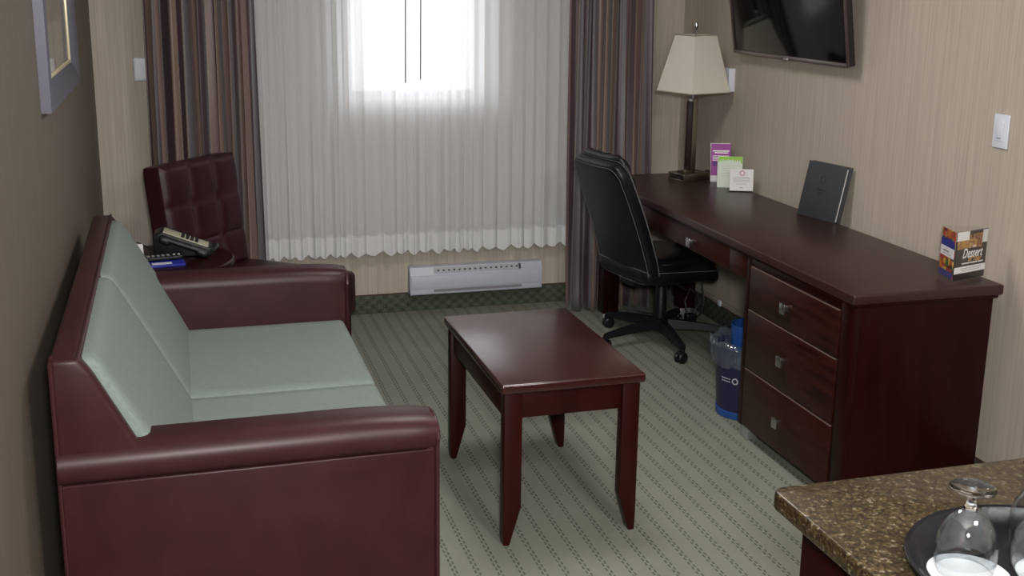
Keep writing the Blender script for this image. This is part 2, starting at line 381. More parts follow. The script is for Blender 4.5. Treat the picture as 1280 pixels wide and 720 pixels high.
def prism(bm, poly, a, b, axis=1, bev=0.0, seg=2, mtx=None):
    """poly: list of 2D points in the plane across `axis` (order of remaining axes), extruded a..b"""
    t = bmesh.new()
    def P(p, d):
        q = [0, 0, 0]; o = [i for i in range(3) if i != axis]; q[o[0]], q[o[1]] = p; q[axis] = d; return q
    A = [t.verts.new(P(p, a)) for p in poly]; B = [t.verts.new(P(p, b)) for p in poly]; n = len(poly)
    t.faces.new(A); t.faces.new(B[::-1])
    for i in range(n): t.faces.new((A[i], B[i], B[(i+1) % n], A[(i+1) % n]))
    bmesh.ops.recalc_face_normals(t, faces=t.faces[:])
    if bev > 0: bmesh.ops.bevel(t, geom=t.edges[:], offset=bev, segments=seg, profile=.5, affect='EDGES')
    if mtx is not None: t.transform(mtx)
    merge(bm, t); return bm
def obj(name, bm, mat, parent=None, loc=None, rot=None, sharp=35):
    bmesh.ops.recalc_face_normals(bm, faces=bm.faces[:]) if sharp is not None else None
    me = bpy.data.meshes.new(name); bm.to_mesh(me); bm.free()
    me.materials.append(M[mat] if isinstance(mat, str) else mat)
    for p in me.polygons: p.use_smooth = True
    if sharp is not None: me.set_sharp_from_angle(angle=math.radians(sharp))
    o = bpy.data.objects.new(name, me); COL.objects.link(o)
    if parent: o.parent = parent
    if loc: o.location = loc
    if rot: o.rotation_euler = rot
    return o
def tag(o, label, cat, group=None):
    o['label'] = label; o['category'] = cat
    if group: o['group'] = group
    return o
def thing(name, label, cat, loc=(0, 0, 0), rz=0, group=None):
    o = bpy.data.objects.new(name, None); COL.objects.link(o); o.location = loc; o.rotation_euler = (0, 0, rz)
    o.empty_display_size = .05
    return tag(o, label, cat, group)
def struct(name, bm, mat, parent=None):
    o = obj(name, bm, mat, parent)
    if not parent: o['kind'] = 'structure'
    return o
def box_part(name, lo, hi, mat, parent, bev=.002, seg=2, mtx=None): return obj(name, bx(bmnew(), lo, hi, bev, seg, mtx), mat, parent)
def text_part(name, body, size, mat, parent, mtx, shear=0.0, bold=0.0, align='CENTER', width=None):
    cu = bpy.data.curves.new('txt', 'FONT'); cu.body = body; cu.size = size; cu.shear = shear; cu.offset = bold; cu.align_x = align; cu.align_y = 'CENTER'; cu.extrude = .0002
    cu.resolution_u = 3
    to = bpy.data.objects.new('txt', cu); COL.objects.link(to)
    dg = bpy.context.evaluated_depsgraph_get(); me = bpy.data.meshes.new_from_object(to.evaluated_get(dg))
    bpy.data.objects.remove(to); bpy.data.curves.remove(cu)
    if width:
        xs = [v.co.x for v in me.vertices]; s = width/(max(xs)-min(xs)); me.transform(Matrix.Diagonal((s, 1, 1, 1)))
    me.transform(mtx); me.name = name; me.materials.clear(); me.materials.append(M[mat])
    o = bpy.data.objects.new(name, me); COL.objects.link(o); o.parent = parent
    return o

# ------------------------------------------------------------------ room shell
XL, XR, YB, YF, ZC = -2.936, 0.061, 2.718, -5.2, 2.46
WX0, WX1, WZ0, WZ1 = -1.745, -1.045, 1.105, 2.15
struct('floor', bx(bmnew(), (XL-.1, YF-.1, -.1), (XR+.1, YB+.15, 0)), 'carpet')
struct('ceiling', bx(bmnew(), (XL-.1, YF-.1, ZC), (XR+.1, YB+.15, ZC+.1)), 'ceiling')
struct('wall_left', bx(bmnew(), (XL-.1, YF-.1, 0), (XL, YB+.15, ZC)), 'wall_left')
struct('wall_right', bx(bmnew(), (XR, YF-.1, 0), (XR+.1, YB+.15, ZC)), 'wall')
struct('wall_front', bx(bmnew(), (XL, YF-.1, 0), (XR, YF, ZC)), 'wall')
bm = bmnew()
bx(bm, (XL, YB, 0), (WX0, YB+.15, ZC)); bx(bm, (WX1, YB, 0), (XR, YB+.15, ZC))
bx(bm, (WX0, YB, 0), (WX1, YB+.15, WZ0)); bx(bm, (WX0, YB, WZ1), (WX1, YB+.15, ZC))
struct('wall_back', bm, 'wall')
# window: a narrow unit set in the back wall behind the voile
bm = bmnew()
for lo, hi in (((WX0+.001, YB+.10, WZ0+.013), (WX0+.035, YB+.145, WZ1-.001)), ((WX1-.035, YB+.10, WZ0+.013), (WX1-.001, YB+.145, WZ1-.001)),
               ((WX0+.035, YB+.10, WZ0+.013), (WX1-.035, YB+.145, WZ0+.045)), ((WX0+.035, YB+.10, WZ1-.035), (WX1-.035, YB+.145, WZ1-.001))):
    bx(bm, lo, hi, .003)
win = struct('window_1', bm, 'reveal')
obj('pane', bx(bmnew(), (WX0+.03, YB+.12, WZ0+.04), (WX1-.03, YB+.124, WZ1-.03)), 'pane', win)
obj('window_sill', bx(bmnew(), (WX0+.001, YB-.012, WZ0+.0005), (WX1-.001, YB+.10, WZ0+.013), .003), 'reveal', win)
def baseboard(name, lo, hi, elo, ehi):
    o = struct(name, bx(bmnew(), lo, hi, .002), 'base')
    obj('edge_strip', bx(bmnew(), elo, ehi), 'base_edge', o)
HB = .098
baseboard('baseboard_back', (XL+.012, YB-.011, 0), (XR-.012, YB, HB), (XL+.012, YB-.012, HB), (XR-.012, YB, HB+.004))
baseboard('baseboard_right', (XR-.011, -1.35, 0), (XR, YB-.012, HB), (XR-.012, -1.35, HB), (XR, YB-.012, HB+.004))
baseboard('baseboard_left', (XL, YF, 0), (XL+.011, YB-.012, HB), (XL, YF, HB), (XL+.012, YB-.012, HB+.004))
# thin raceway seen on the right wall below the desk
tr1 = struct('trim_1', bx(bmnew(), (XR-.014, .80, HB+.005), (XR, 2.45, HB+.030), .003), 'wall')

obj('cable_clip', bx(bmnew(), (XR-.024, 2.075, HB+.004), (XR-.013, 2.105, HB+.034), .003), 'white_plastic', tr1)

# ------------------------------------------------------------------ curtains
def cloth(name, x0, x1, z0, z1, y, n, amp, mat, label, cat, seed, nu=360, nv=30, parent=None, flare=0.0, zwave=0.0, yflare=0.0, group=None, gather=1.6, sub=None, lean=0.0):
    rnd = random.Random(seed)
    ph = [rnd.uniform(0, 2*PI) for _ in range(6)]
    bm = bmesh.new(); uvl = bm.loops.layers.uv.new('UVMap'); V = []
    def pos(u, v):
        # v: 0 bottom .. 1 top
        k = 1 - v
        a = amp*(.65 + .5*k)
        t = u + .012*math.sin(2*PI*2.3*u + ph[0]) + .006*math.sin(2*PI*5.1*u + ph[1])
        w = 2*PI*n*t
        yy = math.sin(w + .5*math.sin(3*v + ph[2]))*a + .45*a*math.sin(w*.53 + ph[3] + 1.3*k) + .22*a*math.sin(2.1*w + ph[4])
        xx = x0 + (x1-x0)*u + .30*a*math.sin(2*w + ph[5] + k) + (u-.5)*flare*k + lean*k
        zz = z0 + (z1-z0)*v
        if zwave: zz += zwave*(math.sin(w + .8) + .5*math.sin(.53*w + ph[3]))*max(0, 1-v*5)
        return Vector((xx, y + yy - yflare*k*k, zz))
    for j in range(nv+1):
        v = j/nv
        V.append([bm.verts.new(pos(i/nu, v)) for i in range(nu+1)])
    for j in range(nv):
        for i in range(nu):
            f = bm.faces.new((V[j][i], V[j][i+1], V[j+1][i+1], V[j+1][i]))
            for lp, (ii, jj) in zip(f.loops, ((i, j), (i+1, j), (i+1, j+1), (i, j+1))):
                lp[uvl].uv = ((x1-x0)*gather*ii/nu + seed*.037, jj/nv)
    o = obj(name, bm, mat, parent, sharp=None)
    sm = o.modifiers.new('thickness', 'SOLIDIFY'); sm.thickness = .0012 if mat != 'sheer' else 0.0
    if mat in ('sheer', 'sheer_hem'): o.modifiers.remove(sm)
    if label: tag(o, label, cat, group)
    return o, pos
cl, _ = cloth('striped_curtain', -2.70, -2.20, .01, 2.43, 2.592, 7.5, .036, 'curtain', 'striped brown plum and grey curtain left of the window, behind the tufted armchair', 'curtain', 3, nu=300, gather=2.0, flare=.02)
cr_, _ = cloth('striped_curtain', -.625, -.205, .004, 2.43, 2.565, 6.0, .040, 'curtain', 'striped brown plum and grey curtain right of the window, behind the office chair', 'curtain', 11, nu=300, gather=2.0, yflare=.045, flare=.02)
sh_, spos = cloth('voile_curtain', -2.24, -.545, .335, 2.43, 2.640, 27, .008, 'sheer', 'sheer white voile curtain hanging across the bright window above the heater', 'curtain', 5, nu=900, nv=26, zwave=.010)
# sewn hem along the bottom of the voile
bm = bmesh.new(); V = []
NU = 900
for j in range(5):
    V.append([bm.verts.new(spos(i/NU, j/4*.048) + Vector((0, -.0025, 0))) for i in range(NU+1)])
for j in range(4):
    for i in range(NU): bm.faces.new((V[j][i], V[j][i+1], V[j+1][i+1], V[j+1][i]))
obj('hem', bm, 'sheer_hem', sh_, sharp=None)
bm = bmesh.new()
tube(bm, [spos(i/NU, 0) + Vector((0, -.001, 0)) for i in range(0, NU+1, 2)], .0011, 5)
obj('hem_edge', bm, plain('grey_hem_stitch', (.16, .15, .14), .9), sh_)
# curtain rail
rail = thing('curtain_rail', 'white ceiling curtain rail above the window', 'rail', (0, 0, 2.435))
obj('rail', bx(bmnew(), (-2.78, 2.55, 0), (-.12, 2.66, .025), .004), 'reveal', rail)
for (x, zb, lab) in ((-1.478, 1.209, 'thin dark pull cord on the left of the bright window'), (-1.402, 1.224, 'thin dark pull cord on the right of the bright window')):
    bm = tube(bmnew(), [(x, 2.598, zb), (x+.004, 2.598, 1.7), (x+.006, 2.598, 2.436)], .0030, 6)
    o = obj('pull_cord', bm, 'pull_cord'); tag(o, lab, 'cord', 'window pull cords')

# ------------------------------------------------------------------ heater and wall fittings
ht = thing('baseboard_heater', 'white convector heater low on the wall below the voile curtain', 'heater', (-1.451, 2.718, .099))
HWd = .719
obj('casing', prism(bmnew(), [(0, 0), (-.062, 0), (-.066, .008), (-.066, .106), (-.050, .146), (0, .148)], 0, HWd, axis=0, bev=.002), 'white_metal', ht)
obj('front_panel', bx(bmnew(), (.006, -.070, .034), (HWd-.006, -.064, .098), .0015), 'white_metal', ht)
bm = bmnew(); sl = Matrix.Translation((0, -.0585, .1265)) @ Matrix.Rotation(math.radians(-22), 4, 'X')
obj('upper_grille', bx(bm, (.125, -.0015, -.016), (.600, .0015, .016), .0005, 1, sl), 'pale_grille', ht)
for k in range(16):
    x = .145 + k*.0285
    obj('grille_slot', bx(bmnew(), (x, -.0035, -.004), (x+.011, .0, .004), .0005, 1, sl), 'dark_slot', ht)
obj('thermostat_wheel', bx(bmnew(), (.588, -.006, -.014), (.600, .0, .014), .001, 1, sl), 'dark_slot', ht)
obj('lower_grille', bx(bmnew(), (.125, -.069, .014), (.605, -.064, .028), .0005, 1), 'grey_slot', ht)

tw = thing('wall_thermostat', 'small white thermostat beside the left curtain', 'thermostat', (-2.725, 2.718, 1.278))
obj('housing', rbox(bmnew(), (-.031, -.028, -.055), (.031, 0, .055), .006, 6), 'white_plastic', tw)
for k in range(4): obj('vent_slot', bx(bmnew(), (-.024+k*.0135, -.026, .0545), (-.015+k*.0135, -.014, .0556), .0003, 1), 'white_ink', tw)  # vents coloured white, the sparkle on them put into the colour
def rocker(loc):
    t = thing('light_switch', 'white rocker light switch on the bare right wall above the desk end', 'light switch', loc)
    obj('wall_plate', bx(bmnew(), (-.008, -.036, -.056), (0, .036, .056), .003, 3), 'white_plastic', t)
    obj('rocker', prism(bmnew(), [(-.008, -.033), (-.0105, -.033), (-.0135, .033), (-.008, .033)], -.016, .016, axis=1, bev=.0008), 'white_plastic', t)
    obj('indicator', bx(bmnew(), (-.0118, -.010, -.024), (-.0100, .010, -.021), .0003, 1), 'grey_slot', t)
rocker((XR, .168, 1.240))
t = thing('outlet_box', 'white surface mounted wall outlet behind the lampshade', 'outlet', (XR, 2.150, 1.247))
obj('housing', bx(bmnew(), (-.034, -.058, -.057), (0, .058, .057), .003, 3), 'white_plastic', t)
for z in (-.025, .025):
    s = obj('socket', bx(bmnew(), (-.0365, -.020, z-.017), (-.033, .020, z+.017), .0015, 2), 'white_plastic', t)
    for y in (-.008, .008): obj('slot', bx(bmnew(), (-.0375, y-.0015, z-.006), (-.0363, y+.0015, z+.006), .0002, 1), 'dark_slot', s)

# ------------------------------------------------------------------ television
tv = thing('television', 'black flat screen television tilted forward on the right wall', 'television', (.0, 1.485, 1.392), 0)
TVM = Matrix.Rotation(math.radians(-8.5), 4, 'Y')
def tvb(lo, hi, b=.002): return bx(bmnew(), lo, hi, b, 2, TVM)
obj('cabinet', tvb((-.012, -.49, 0), (.020, .49, .57), .004), 'bezel', tv)
obj('screen', tvb((-.0135, -.474, .018), (-.0115, .474, .556), .0005), 'screen', tv)
bm = bmnew(); bx(bm, (-.0145, -.490, -.001), (-.0095, .490, .013), .0015, 2, TVM)
obj('bottom_bezel', bm, 'bezel_edge', tv)
M['bronze_bezel'] = plain('bronze_bezel', (.055, .035, .032), .3)
for y0 in (-.4915, .478): obj('side_bezel', tvb((-.0150, y0, 0), (-.008, y0+.0135, .57), .0015), 'bronze_bezel', tv)
obj('logo_block', tvb((-.0165, -.020, -.006), (-.0120, .020, .004), .001), 'chrome', tv)  # small silver block standing in for the maker's logo
obj('wall_bracket', bx(bmnew(), (.012, -.15, .12), (.0605, .15, .36), .003), 'black_plastic', tv)

# ------------------------------------------------------------------ framed picture on the left wall
pic = thing('framed_picture', 'framed picture behind glass in a pewter frame on the left wall above the sofa', 'picture', (XL, .975, 1.322))
PL, PH, FW = .505, .75, .080
FP = [(0, 0), (.028, 0), (.034, .006), (.031, .028), (.022, .060), (.014, FW), (0, FW)]   # depth against inset from the outer edge
def frame_sides():
    for side in range(4):
        t = bmesh.new(); R = []
        for a_, b_ in FP:
            c4 = [(-PL+b_, b_), (PL-b_, b_), (PL-b_, PH-b_), (-PL+b_, PH-b_)]
            p, q = c4[side], c4[(side+1) % 4]
            R.append((t.verts.new((a_, p[0], p[1])), t.verts.new((a_, q[0], q[1]))))
        n = len(R)
        for k in range(n): t.faces.new((R[k][0], R[k][1], R[(k+1) % n][1], R[(k+1) % n][0]))
        t.faces.new([x[0] for x in R]); t.faces.new([x[1] for x in R][::-1])
        obj('frame_bar', t, 'pframe', pic)
frame_sides()
i0 = FW
bm = bmnew()
for lo, hi in (((.004, -PL+i0, i0), (.013, PL-i0, i0+.012)), ((.004, -PL+i0, PH-i0-.012), (.013, PL-i0, PH-i0)), ((.004, -PL+i0, i0), (.013, -PL+i0+.012, PH-i0)), ((.004, PL-i0-.012, i0), (.013, PL-i0, PH-i0))):
    bx(bm, lo, hi, .002)
obj('fillet', bm, 'gold', pic)
obj('mat_board', bx(bmnew(), (.001, -PL+i0, i0), (.004, PL-i0, PH-i0)), 'mat_board', pic)
obj('print', bx(bmnew(), (.004, -PL+i0+.16, i0+.16), (.0045, PL-i0-.16, PH-i0-.16)), noise_mat('muted_print', [(.20, .19, .17), (.36, .31, .24), (.26, .24, .20)], 6), pic)
obj('glass', bx(bmnew(), (.0075, -PL+i0+.002, i0+.002), (.0090, PL-i0-.002, PH-i0-.002)), 'pane', pic)

# ------------------------------------------------------------------ sofa
SL, SD, SHB, SHA, SW = 1.715, .912, .850, .630, .142
sofa = thing('loveseat_sofa', 'burgundy leather loveseat with sage green cushions along the left wall', 'sofa', (-2.878, -.342, 0), .004)
SF = 'leather'
bk = prism(bmnew(), [(0, .07), (0, SHB), (.060, SHB), (.072, SHB-.02), (.165, .60), (.20, .50), (.20, .07)], .012, SL-.012, axis=1, bev=.012, seg=3)
obj('back_frame', bk, SF, sofa)
ZP = SHA-.092     # underside of the rolled arm pad
for side in (0, 1):
    Y = (lambda y: y) if side == 0 else (lambda y: SL-y)
    def arm_poly(pts): return [(Y(y), z) for y, z in pts]
    obj('arm_panel', prism(bmnew(), arm_poly([(.004, .06), (.004, ZP-.004), (.010, ZP), (SW-.003, ZP), (SW-.003, .06)]), .004, SD-.012, axis=0, bev=.003), SF, sofa)
    t = prism(bmnew(), arm_poly([(.010, ZP), (-.004, ZP+.006), (-.013, ZP+.020), (-.016, ZP+.040), (-.012, ZP+.060), (.0, ZP+.077), (.020, ZP+.088), (.045, SHA), (SW-.040, SHA), (SW-.018, SHA-.008), (SW-.004, SHA-.026), (SW, SHA-.05), (SW, .25), (SW-.022, .25), (SW-.022, ZP)]), .002, SD-.004, axis=0)
    bmesh.ops.subdivide_edges(t, edges=[e for e in t.edges if abs(e.verts[0].co.x-e.verts[1].co.x) > .1], cuts=24)
    for v in t.verts:
        k = max(0, (v.co.x-.66)/.25); v.co.z -= .012*k*k*(1 if v.co.z > ZP+.01 else .2)
        kk = max(0, (v.co.x-(SD-.030))/.026)
        cy, cz = Y(SW/2), ZP+.045
        v.co.y += (cy-v.co.y)*.10*kk**3; v.co.z += (cz-v.co.z)*.12*kk**3
    obj('arm_pad', t, SF, sofa, sharp=50)
    ym, hw, fx = Y(SW/2), SW/2-.002, SD-.004
    pts = [(fx, ym-hw, .06), (fx, ym-hw, ZP), (fx, ym-hw-.010, ZP+.03)]
    for k in range(9):
        an = PI - PI*k/8; pts.append((fx+.001, ym+math.cos(an)*(hw+.006), SHA-.062+math.sin(an)*.044))
    pts += [(fx, ym+hw+.010, ZP+.03), (fx, ym+hw, ZP), (fx, ym+hw, .06)]
    obj('piping', tube(bmnew(), pts, .006, 8), 'piping', sofa)
    obj('front_facing', rbox(bmnew(), (SD-.035, min(Y(.006), Y(SW-.006)), .06), (SD, max(Y(.006), Y(SW-.006)), SHA-.026), .012, 8), SF, sofa)
obj('back_piping', tube(bmnew(), [(.003, .004, .08), (.003, .003, .5), (.003, .006, SHB-.012), (.005, .03, SHB-.003)], .0055, 8), 'piping', sofa)
obj('top_piping', tube(bmnew(), [(.062, .006, SHB-.004), (.063, SL/2, SHB-.003), (.062, SL-.006, SHB-.004)], .0045, 8), 'piping', sofa)
obj('front_rail', bx(bmnew(), (SD-.075, SW-.012, .07), (SD-.035, SL-SW+.012, .29), .01, 3), SF, sofa)
ymid = .83
gap = .0012
def backf(p):
    # lean: fore-and-aft position follows height
    k = (p.z-.40)/.43
    return (p.x + .245*(1-k)*.92, p.y, p.z)
for ya, yb_ in ((SW+.006, ymid-gap), (ymid+gap, SL-SW-.006)):
    obj('back_cushion', rbox(bmnew(), (.045, .040 if ya < ymid else ya, .40), (.102, SL-.040 if yb_ > ymid else yb_, SHB-.014), .020, 12, .010, fn=backf, axis=0), 'fabric', sofa)
    def seatf(p):
        return (p.x, p.y, p.z - .012*max(0, 1-abs((p.y-(ya+yb_)/2)/((yb_-ya)/2))**4)*max(0, 1-abs((p.x-.6)/.28)**2) if p.z > .40 else p.z)
    obj('seat_cushion', rbox(bmnew(), (.22, ya-.001, .27), (SD-.02, yb_+.001, .430), .022, 12, .012, fn=seatf), 'fabric', sofa)
# wings of the back that reach forward over each arm
for y0, y1 in ((.002, .046), (SL-.046, SL-.002)):
    obj('wing', prism(bmnew(), [(.001, .56), (.001, SHB-.002), (.064, SHB-.002), (.090, SHB-.040), (.196, .60), (.210, .56)], y0, y1, axis=1, bev=.012, seg=3), SF, sofa)
for x in (.06, SD-.08):
    for y in (.06, SL-.06):
        obj('foot', lathe(bmnew(), [(0, 0), (.022, 0), (.028, .07), (0, .07)], 16, Matrix.Translation((x, y, 0))), 'wood', sofa)

# ------------------------------------------------------------------ tufted armchair
AW, AT = .260, .095
ach = thing('tufted_armchair', 'dark burgundy armless chair with square tufted back in the window corner', 'chair', (-2.312, 2.105, 0), math.radians(51))
# local: facing -y ; back slab leaning backwards
lean = Matrix.Translation((0, .175, .415)) @ Matrix.Rotation(math.radians(-7), 4, 'X')
HBk = .520
bm = bmesh.new(); nu, nv = 48, 48; V = []
for j in range(nv+1):
    row = []
    for i in range(nu+1):
        u, v = i/nu, j/nv
        cu_ = 3*u % 1 if u < 1 else 1.0; cv = (2.9*(1-v)) % 1
        pu = 1-abs(2*cu_-1)**5; pv = 1-abs(2*cv-1)**5
        e = min(1, min(u, 1-u)/.04)*min(1, min(v, 1-v)/.04)
        h = .010*e**.5 + .016*(max(0, pu)*max(0, pv))**.6*e
        row.append(bm.verts.new(((u-.5)*2*AW, -h, (v)*HBk - .02)))
    V.append(row)
for j in range(nv):
    for i in range(nu): bm.faces.new((V[j][i], V[j][i+1], V[j+1][i+1], V[j+1][i]))
bm.transform(lean)
obj('tufted_panel', bm, 'leather_dark', ach, sharp=60)
obj('backrest', rbox(bmnew(), (-AW, -.004, -.20), (AW, AT, HBk-.018), .014, 8, mtx=lean), 'leather_dark', ach)
for i in (1, 2):
    for j in (1, 2):
        obj('tuft_button', lathe(bmnew(), [(0, .004), (.007, .003), (.009, 0), (0, 0)], 12, lean @ Matrix.Translation(((i/3-.5)*2*AW, -.008, HBk*(1-j/2.9)-.02)) @ Matrix.Rotation(PI/2, 4, 'X')), 'leather_dark', ach)
obj('seat', rbox(bmnew(), (-AW-.003, -.425, .205), (AW+.003, .180, .410), .028, 10, .012), 'leather_dark', ach)
for x in (-AW+.05, AW-.05):
    for y in (-.385, .13):
        obj('leg', prism(bmnew(), [(x-.022, y-.022), (x+.022, y-.022), (x+.022, y+.022), (x-.022, y+.022)], 0, .24, axis=2, bev=.003), 'wood', ach)

# ------------------------------------------------------------------ round side table with telephone
st = thing('side_table', 'round dark wood side table between the sofa and the tufted armchair', 'table', (-2.645, 1.665, 0))
obj('tabletop', lathe(bmnew(), [(0, .570), (.262, .570), (.270, .576), (.270, .594), (.264, .600), (0, .600)], 56), 'wood', st)
obj('pedestal', lathe(bmnew(), [(0, .03), (.05, .03), (.03, .10), (.028, .50), (.06, .57), (0, .57)], 24), 'wood', st)
obj('base', lathe(bmnew(), [(0, 0), (.19, 0), (.19, .02), (.05, .035), (0, .035)], 40), 'wood', st)
ph = thing('desk_telephone', 'black corded desk telephone with beige keypad plate on the round side table', 'telephone', (-2.575, 1.760, .600), math.radians(-4))
obj('body', prism(bmnew(), [(-.11, 0), (.115, 0), (.115, .030), (-.075, .105), (-.11, .090)], -.080, .050, axis=1, bev=.006, seg=3), 'black_plastic', ph)
slope = math.atan2(.075, .19)
fm = Matrix.Translation((.115, 0, .030)) @ Matrix.Rotation(slope, 4, 'Y') @ Matrix.Translation((-.2045, 0, 0))
obj('faceplate', bx(bmnew(), (.006, -.078, 0), (.192, .010, .004), .001, 2, fm), 'beige_plate', ph)
for i in range(4):
    for j in range(3):
        obj('key', bx(bmnew(), (.078+i*.019, -.070+j*.024, .004), (.091+i*.019, -.052+j*.024, .008), .001, 1, fm), 'black_plastic', ph)
hs = obj('handset', rbox(bmnew(), (.0, -.124, -.026), (.200, -.083, -.004), .011, 8, mtx=fm), 'black_plastic', ph)
obj('earpiece', rbox(bmnew(), (.0, -.126, -.036), (.050, -.081, -.006), .012, 6, mtx=fm), 'black_plastic', hs)
obj('mouthpiece', rbox(bmnew(), (.152, -.126, -.036), (.202, -.081, -.006), .012, 6, mtx=fm), 'black_plastic', hs)
pts = []
for k in range(120):
    a = k/119; ang = 2*PI*14*a
    base = Vector((.118 + .020*math.sin(PI*a), -.06+.11*a, .016+.012*math.sin(PI*a)))
    pts.append(base + Vector((.006*math.cos(ang), 0, .006*math.sin(ang))))
obj('coiled_cord', tube(bmnew(), pts, .0018, 5), 'cord', ph)
bk_ = thing('blue_booklet', 'blue booklet with a white label lying on the round side table', 'booklet', (-2.668, 1.585, .600), math.radians(6))
obj('cover', bx(bmnew(), (-.095, -.065, 0), (.095, .060, .008), .001), 'blue_print', bk_)
obj('label', bx(bmnew(), (-.030, -.050, .008), (.045, -.020, .0088), 0), 'paper', bk_)
rm = thing('remote_control', 'black remote control lying on the blue booklet before the telephone', 'remote control', (-2.662, 1.612, .6083), math.radians(9))
obj('body', rbox(bmnew(), (-.085, -.022, 0), (.085, .022, .018), .007, 8), 'black_plastic', rm)
for i in range(6):
    for j in range(2): obj('button', bx(bmnew(), (-.072+i*.019, -.013+j*.014, .0165), (-.060+i*.019, -.003+j*.014, .0195), .001, 1), 'grey_slot', rm)
for x in (.052, .070): obj('button', lathe(bmnew(), [(0, .0165), (.005, .0165), (.005, .020), (0, .020)], 12, Matrix.Translation((x, 0, 0))), 'paper', rm)
nc = thing('note_card', 'small white card propped beside the telephone at the sofa back cushion', 'card', (-2.748, 1.735, .600), math.radians(12))
obj('sheet', bx(bmnew(), (-.020, -.003, 0), (.020, .0, .048), .0005, 1, Matrix.Rotation(math.radians(-20), 4, 'X')), 'paper', nc)
o = obj('telephone_cord', tube(bmnew(), [(-2.69, 1.775, .612), (-2.75, 1.81, .640), (-2.80, 1.83, .628), (-2.84, 1.82, .606), (-2.885, 1.80, .606), (-2.918, 1.80, .56), (-2.922, 1.80, .3)], .0025, 6), 'cord')
tag(o, 'thin black cord running from the telephone over the table edge', 'cord')

# ------------------------------------------------------------------ coffee table
TW, TL, TH = .464, .755, .531
ct = thing('coffee_table', 'red mahogany coffee table with tapered legs on the carpet in mid room', 'table', (-1.451, .461, 0), .007)
obj('tabletop', bx(bmnew(), (-TW/2, -TL/2, TH-.030), (TW/2, TL/2, TH), .006, 3), 'table_top', ct)
for s in (-1, 1):
    obj('apron', bx(bmnew(), (-TW/2+.06, s*(TL/2-.042)-.010, TH-.120), (TW/2-.06, s*(TL/2-.042)+.010, TH-.030), .002), 'table_wood', ct)
    obj('apron', bx(bmnew(), (s*(TW/2-.030)-.010, -TL/2+.065, TH-.120), (s*(TW/2-.030)+.010, TL/2-.065, TH-.030), .002), 'table_wood', ct)
for sx_ in (-1, 1):
    for sy_ in (-1, 1):
        # flat board leg, tapering on its inner edge near the floor
        x0 = sx_*(TW/2-.012); x1 = sx_*(TW/2-.070); xt = sx_*(TW/2-.034)
        prof = [(x0, TH-.030), (x1, TH-.030), (x1, .125), (xt, .0), (sx_*(TW/2-.014), .0), (x0, .05)]
        ya = sy_*(TL/2-.012); yb_ = sy_*(TL/2-.055)
        obj('leg', prism(bmnew(), prof, min(ya, yb_), max(ya, yb_), axis=1, bev=.004, seg=2), 'table_wood', ct)

# ------------------------------------------------------------------ desk
DD, DYF, DH, DY = .560, 2.318, .760, .742
desk = thing('writing_desk', 'long dark mahogany desk with three drawer pedestal along the right wall', 'desk', (0, 0, 0))
top = prism(bmnew(), [(-DD, 0), (-.0, 0), (-.0, DYF), (-DD, DYF)], DH-.034, DH, axis=2, bev=.006, seg=3)
obj('desktop', top, 'desk_top', desk)
obj('under_moulding', bx(bmnew(), (-DD+.010, .010, DH-.046), (-.010, DYF-.010, DH-.033), .003), 'wood', desk)
FX = -DD+.020   # plane of the fronts
# pedestal carcass
obj('side_panel', bx(bmnew(), (FX+.0222, .0205, .05), (-.022, .042, DH-.046), .0008), 'wood', desk)
obj('side_panel', bx(bmnew(), (FX+.0222, DY-.022, .05), (-.022, DY, DH-.046), .003), 'wood', desk)
obj('back_panel', bx(bmnew(), (-.040, .042, .05), (-.022, DY-.022, DH-.046), .002), 'wood', desk)
obj('bottom_panel', bx(bmnew(), (FX+.02, .042, .052), (-.04, DY-.022, .07), .002), 'wood', desk)
bm = bmnew()
bx(bm, (FX, .020, .05), (FX+.022, .094, DH-.046), .001); bx(bm, (FX, DY-.034, .05), (FX+.022, DY, DH-.046), .002)
bx(bm, (FX+.001, .094, .686), (FX+.022, DY-.034, DH-.046), .002)
obj('face_frame', bm, 'wood', desk)
def pull(parent, x, y, z):
    h = obj('handle', bx(bmnew(), (x-.022, y-.0055, z-.010), (x, y+.0055, z+.010), .001, 2), 'chrome', parent)
    obj('pull_plate', bx(bmnew(), (x-.029, y-.017, z-.019), (x-.021, y+.017, z+.019), .003, 2), 'chrome', h)
for z0, z1, zh in ((.522, .683, .600), (.290, .516, .405), (.056, .284, .173)):
    d = obj('drawer', bx(bmnew(), (FX-.004, .097, z0), (FX+.30, DY-.037, z1), .003, 2), 'wood_grain', desk)
    pull(d, FX-.004, .415, zh)
    obj('top_edge', bx(bmnew(), (FX-.0045, .099, z1-.003), (FX+.004, DY-.039, z1+.0003), .0004, 1), plain('pale_drawer_edge', (.13, .085, .07), .4), d)  # thin paler strip along the top of each drawer front
# kneehole apron with a pencil drawer
obj('apron', bx(bmnew(), (FX+.006, DY, .622), (FX+.026, 2.235, DH-.046), .002), 'wood', desk)
d = obj('pencil_drawer', bx(bmnew(), (FX-.004, .885, .624), (FX+.006, 1.86, .712), .003, 2), 'wood_grain', desk)
pull(d, FX-.004, 1.203, .664)
obj('apron_panel', bx(bmnew(), (FX-.003, DY+.004, .624), (FX+.006, .881, .712), .003, 2), 'wood_grain', desk)
obj('apron_panel', bx(bmnew(), (FX-.003, 1.864, .624), (FX+.006, 2.225, .712), .003, 2), 'wood_grain', desk)
for x0 in (FX, -.115):
    lg = obj('leg', bx(bmnew(), (x0, 2.225, .058), (x0+.085, 2.305, DH-.046), .004), 'wood', desk)
    obj('metal_foot', prism(bmnew(), [(x0+.006, 2.231), (x0+.068, 2.231), (x0+.068, 2.295), (x0+.006, 2.295)], 0, .060, axis=2, bev=.004), 'foot', lg)
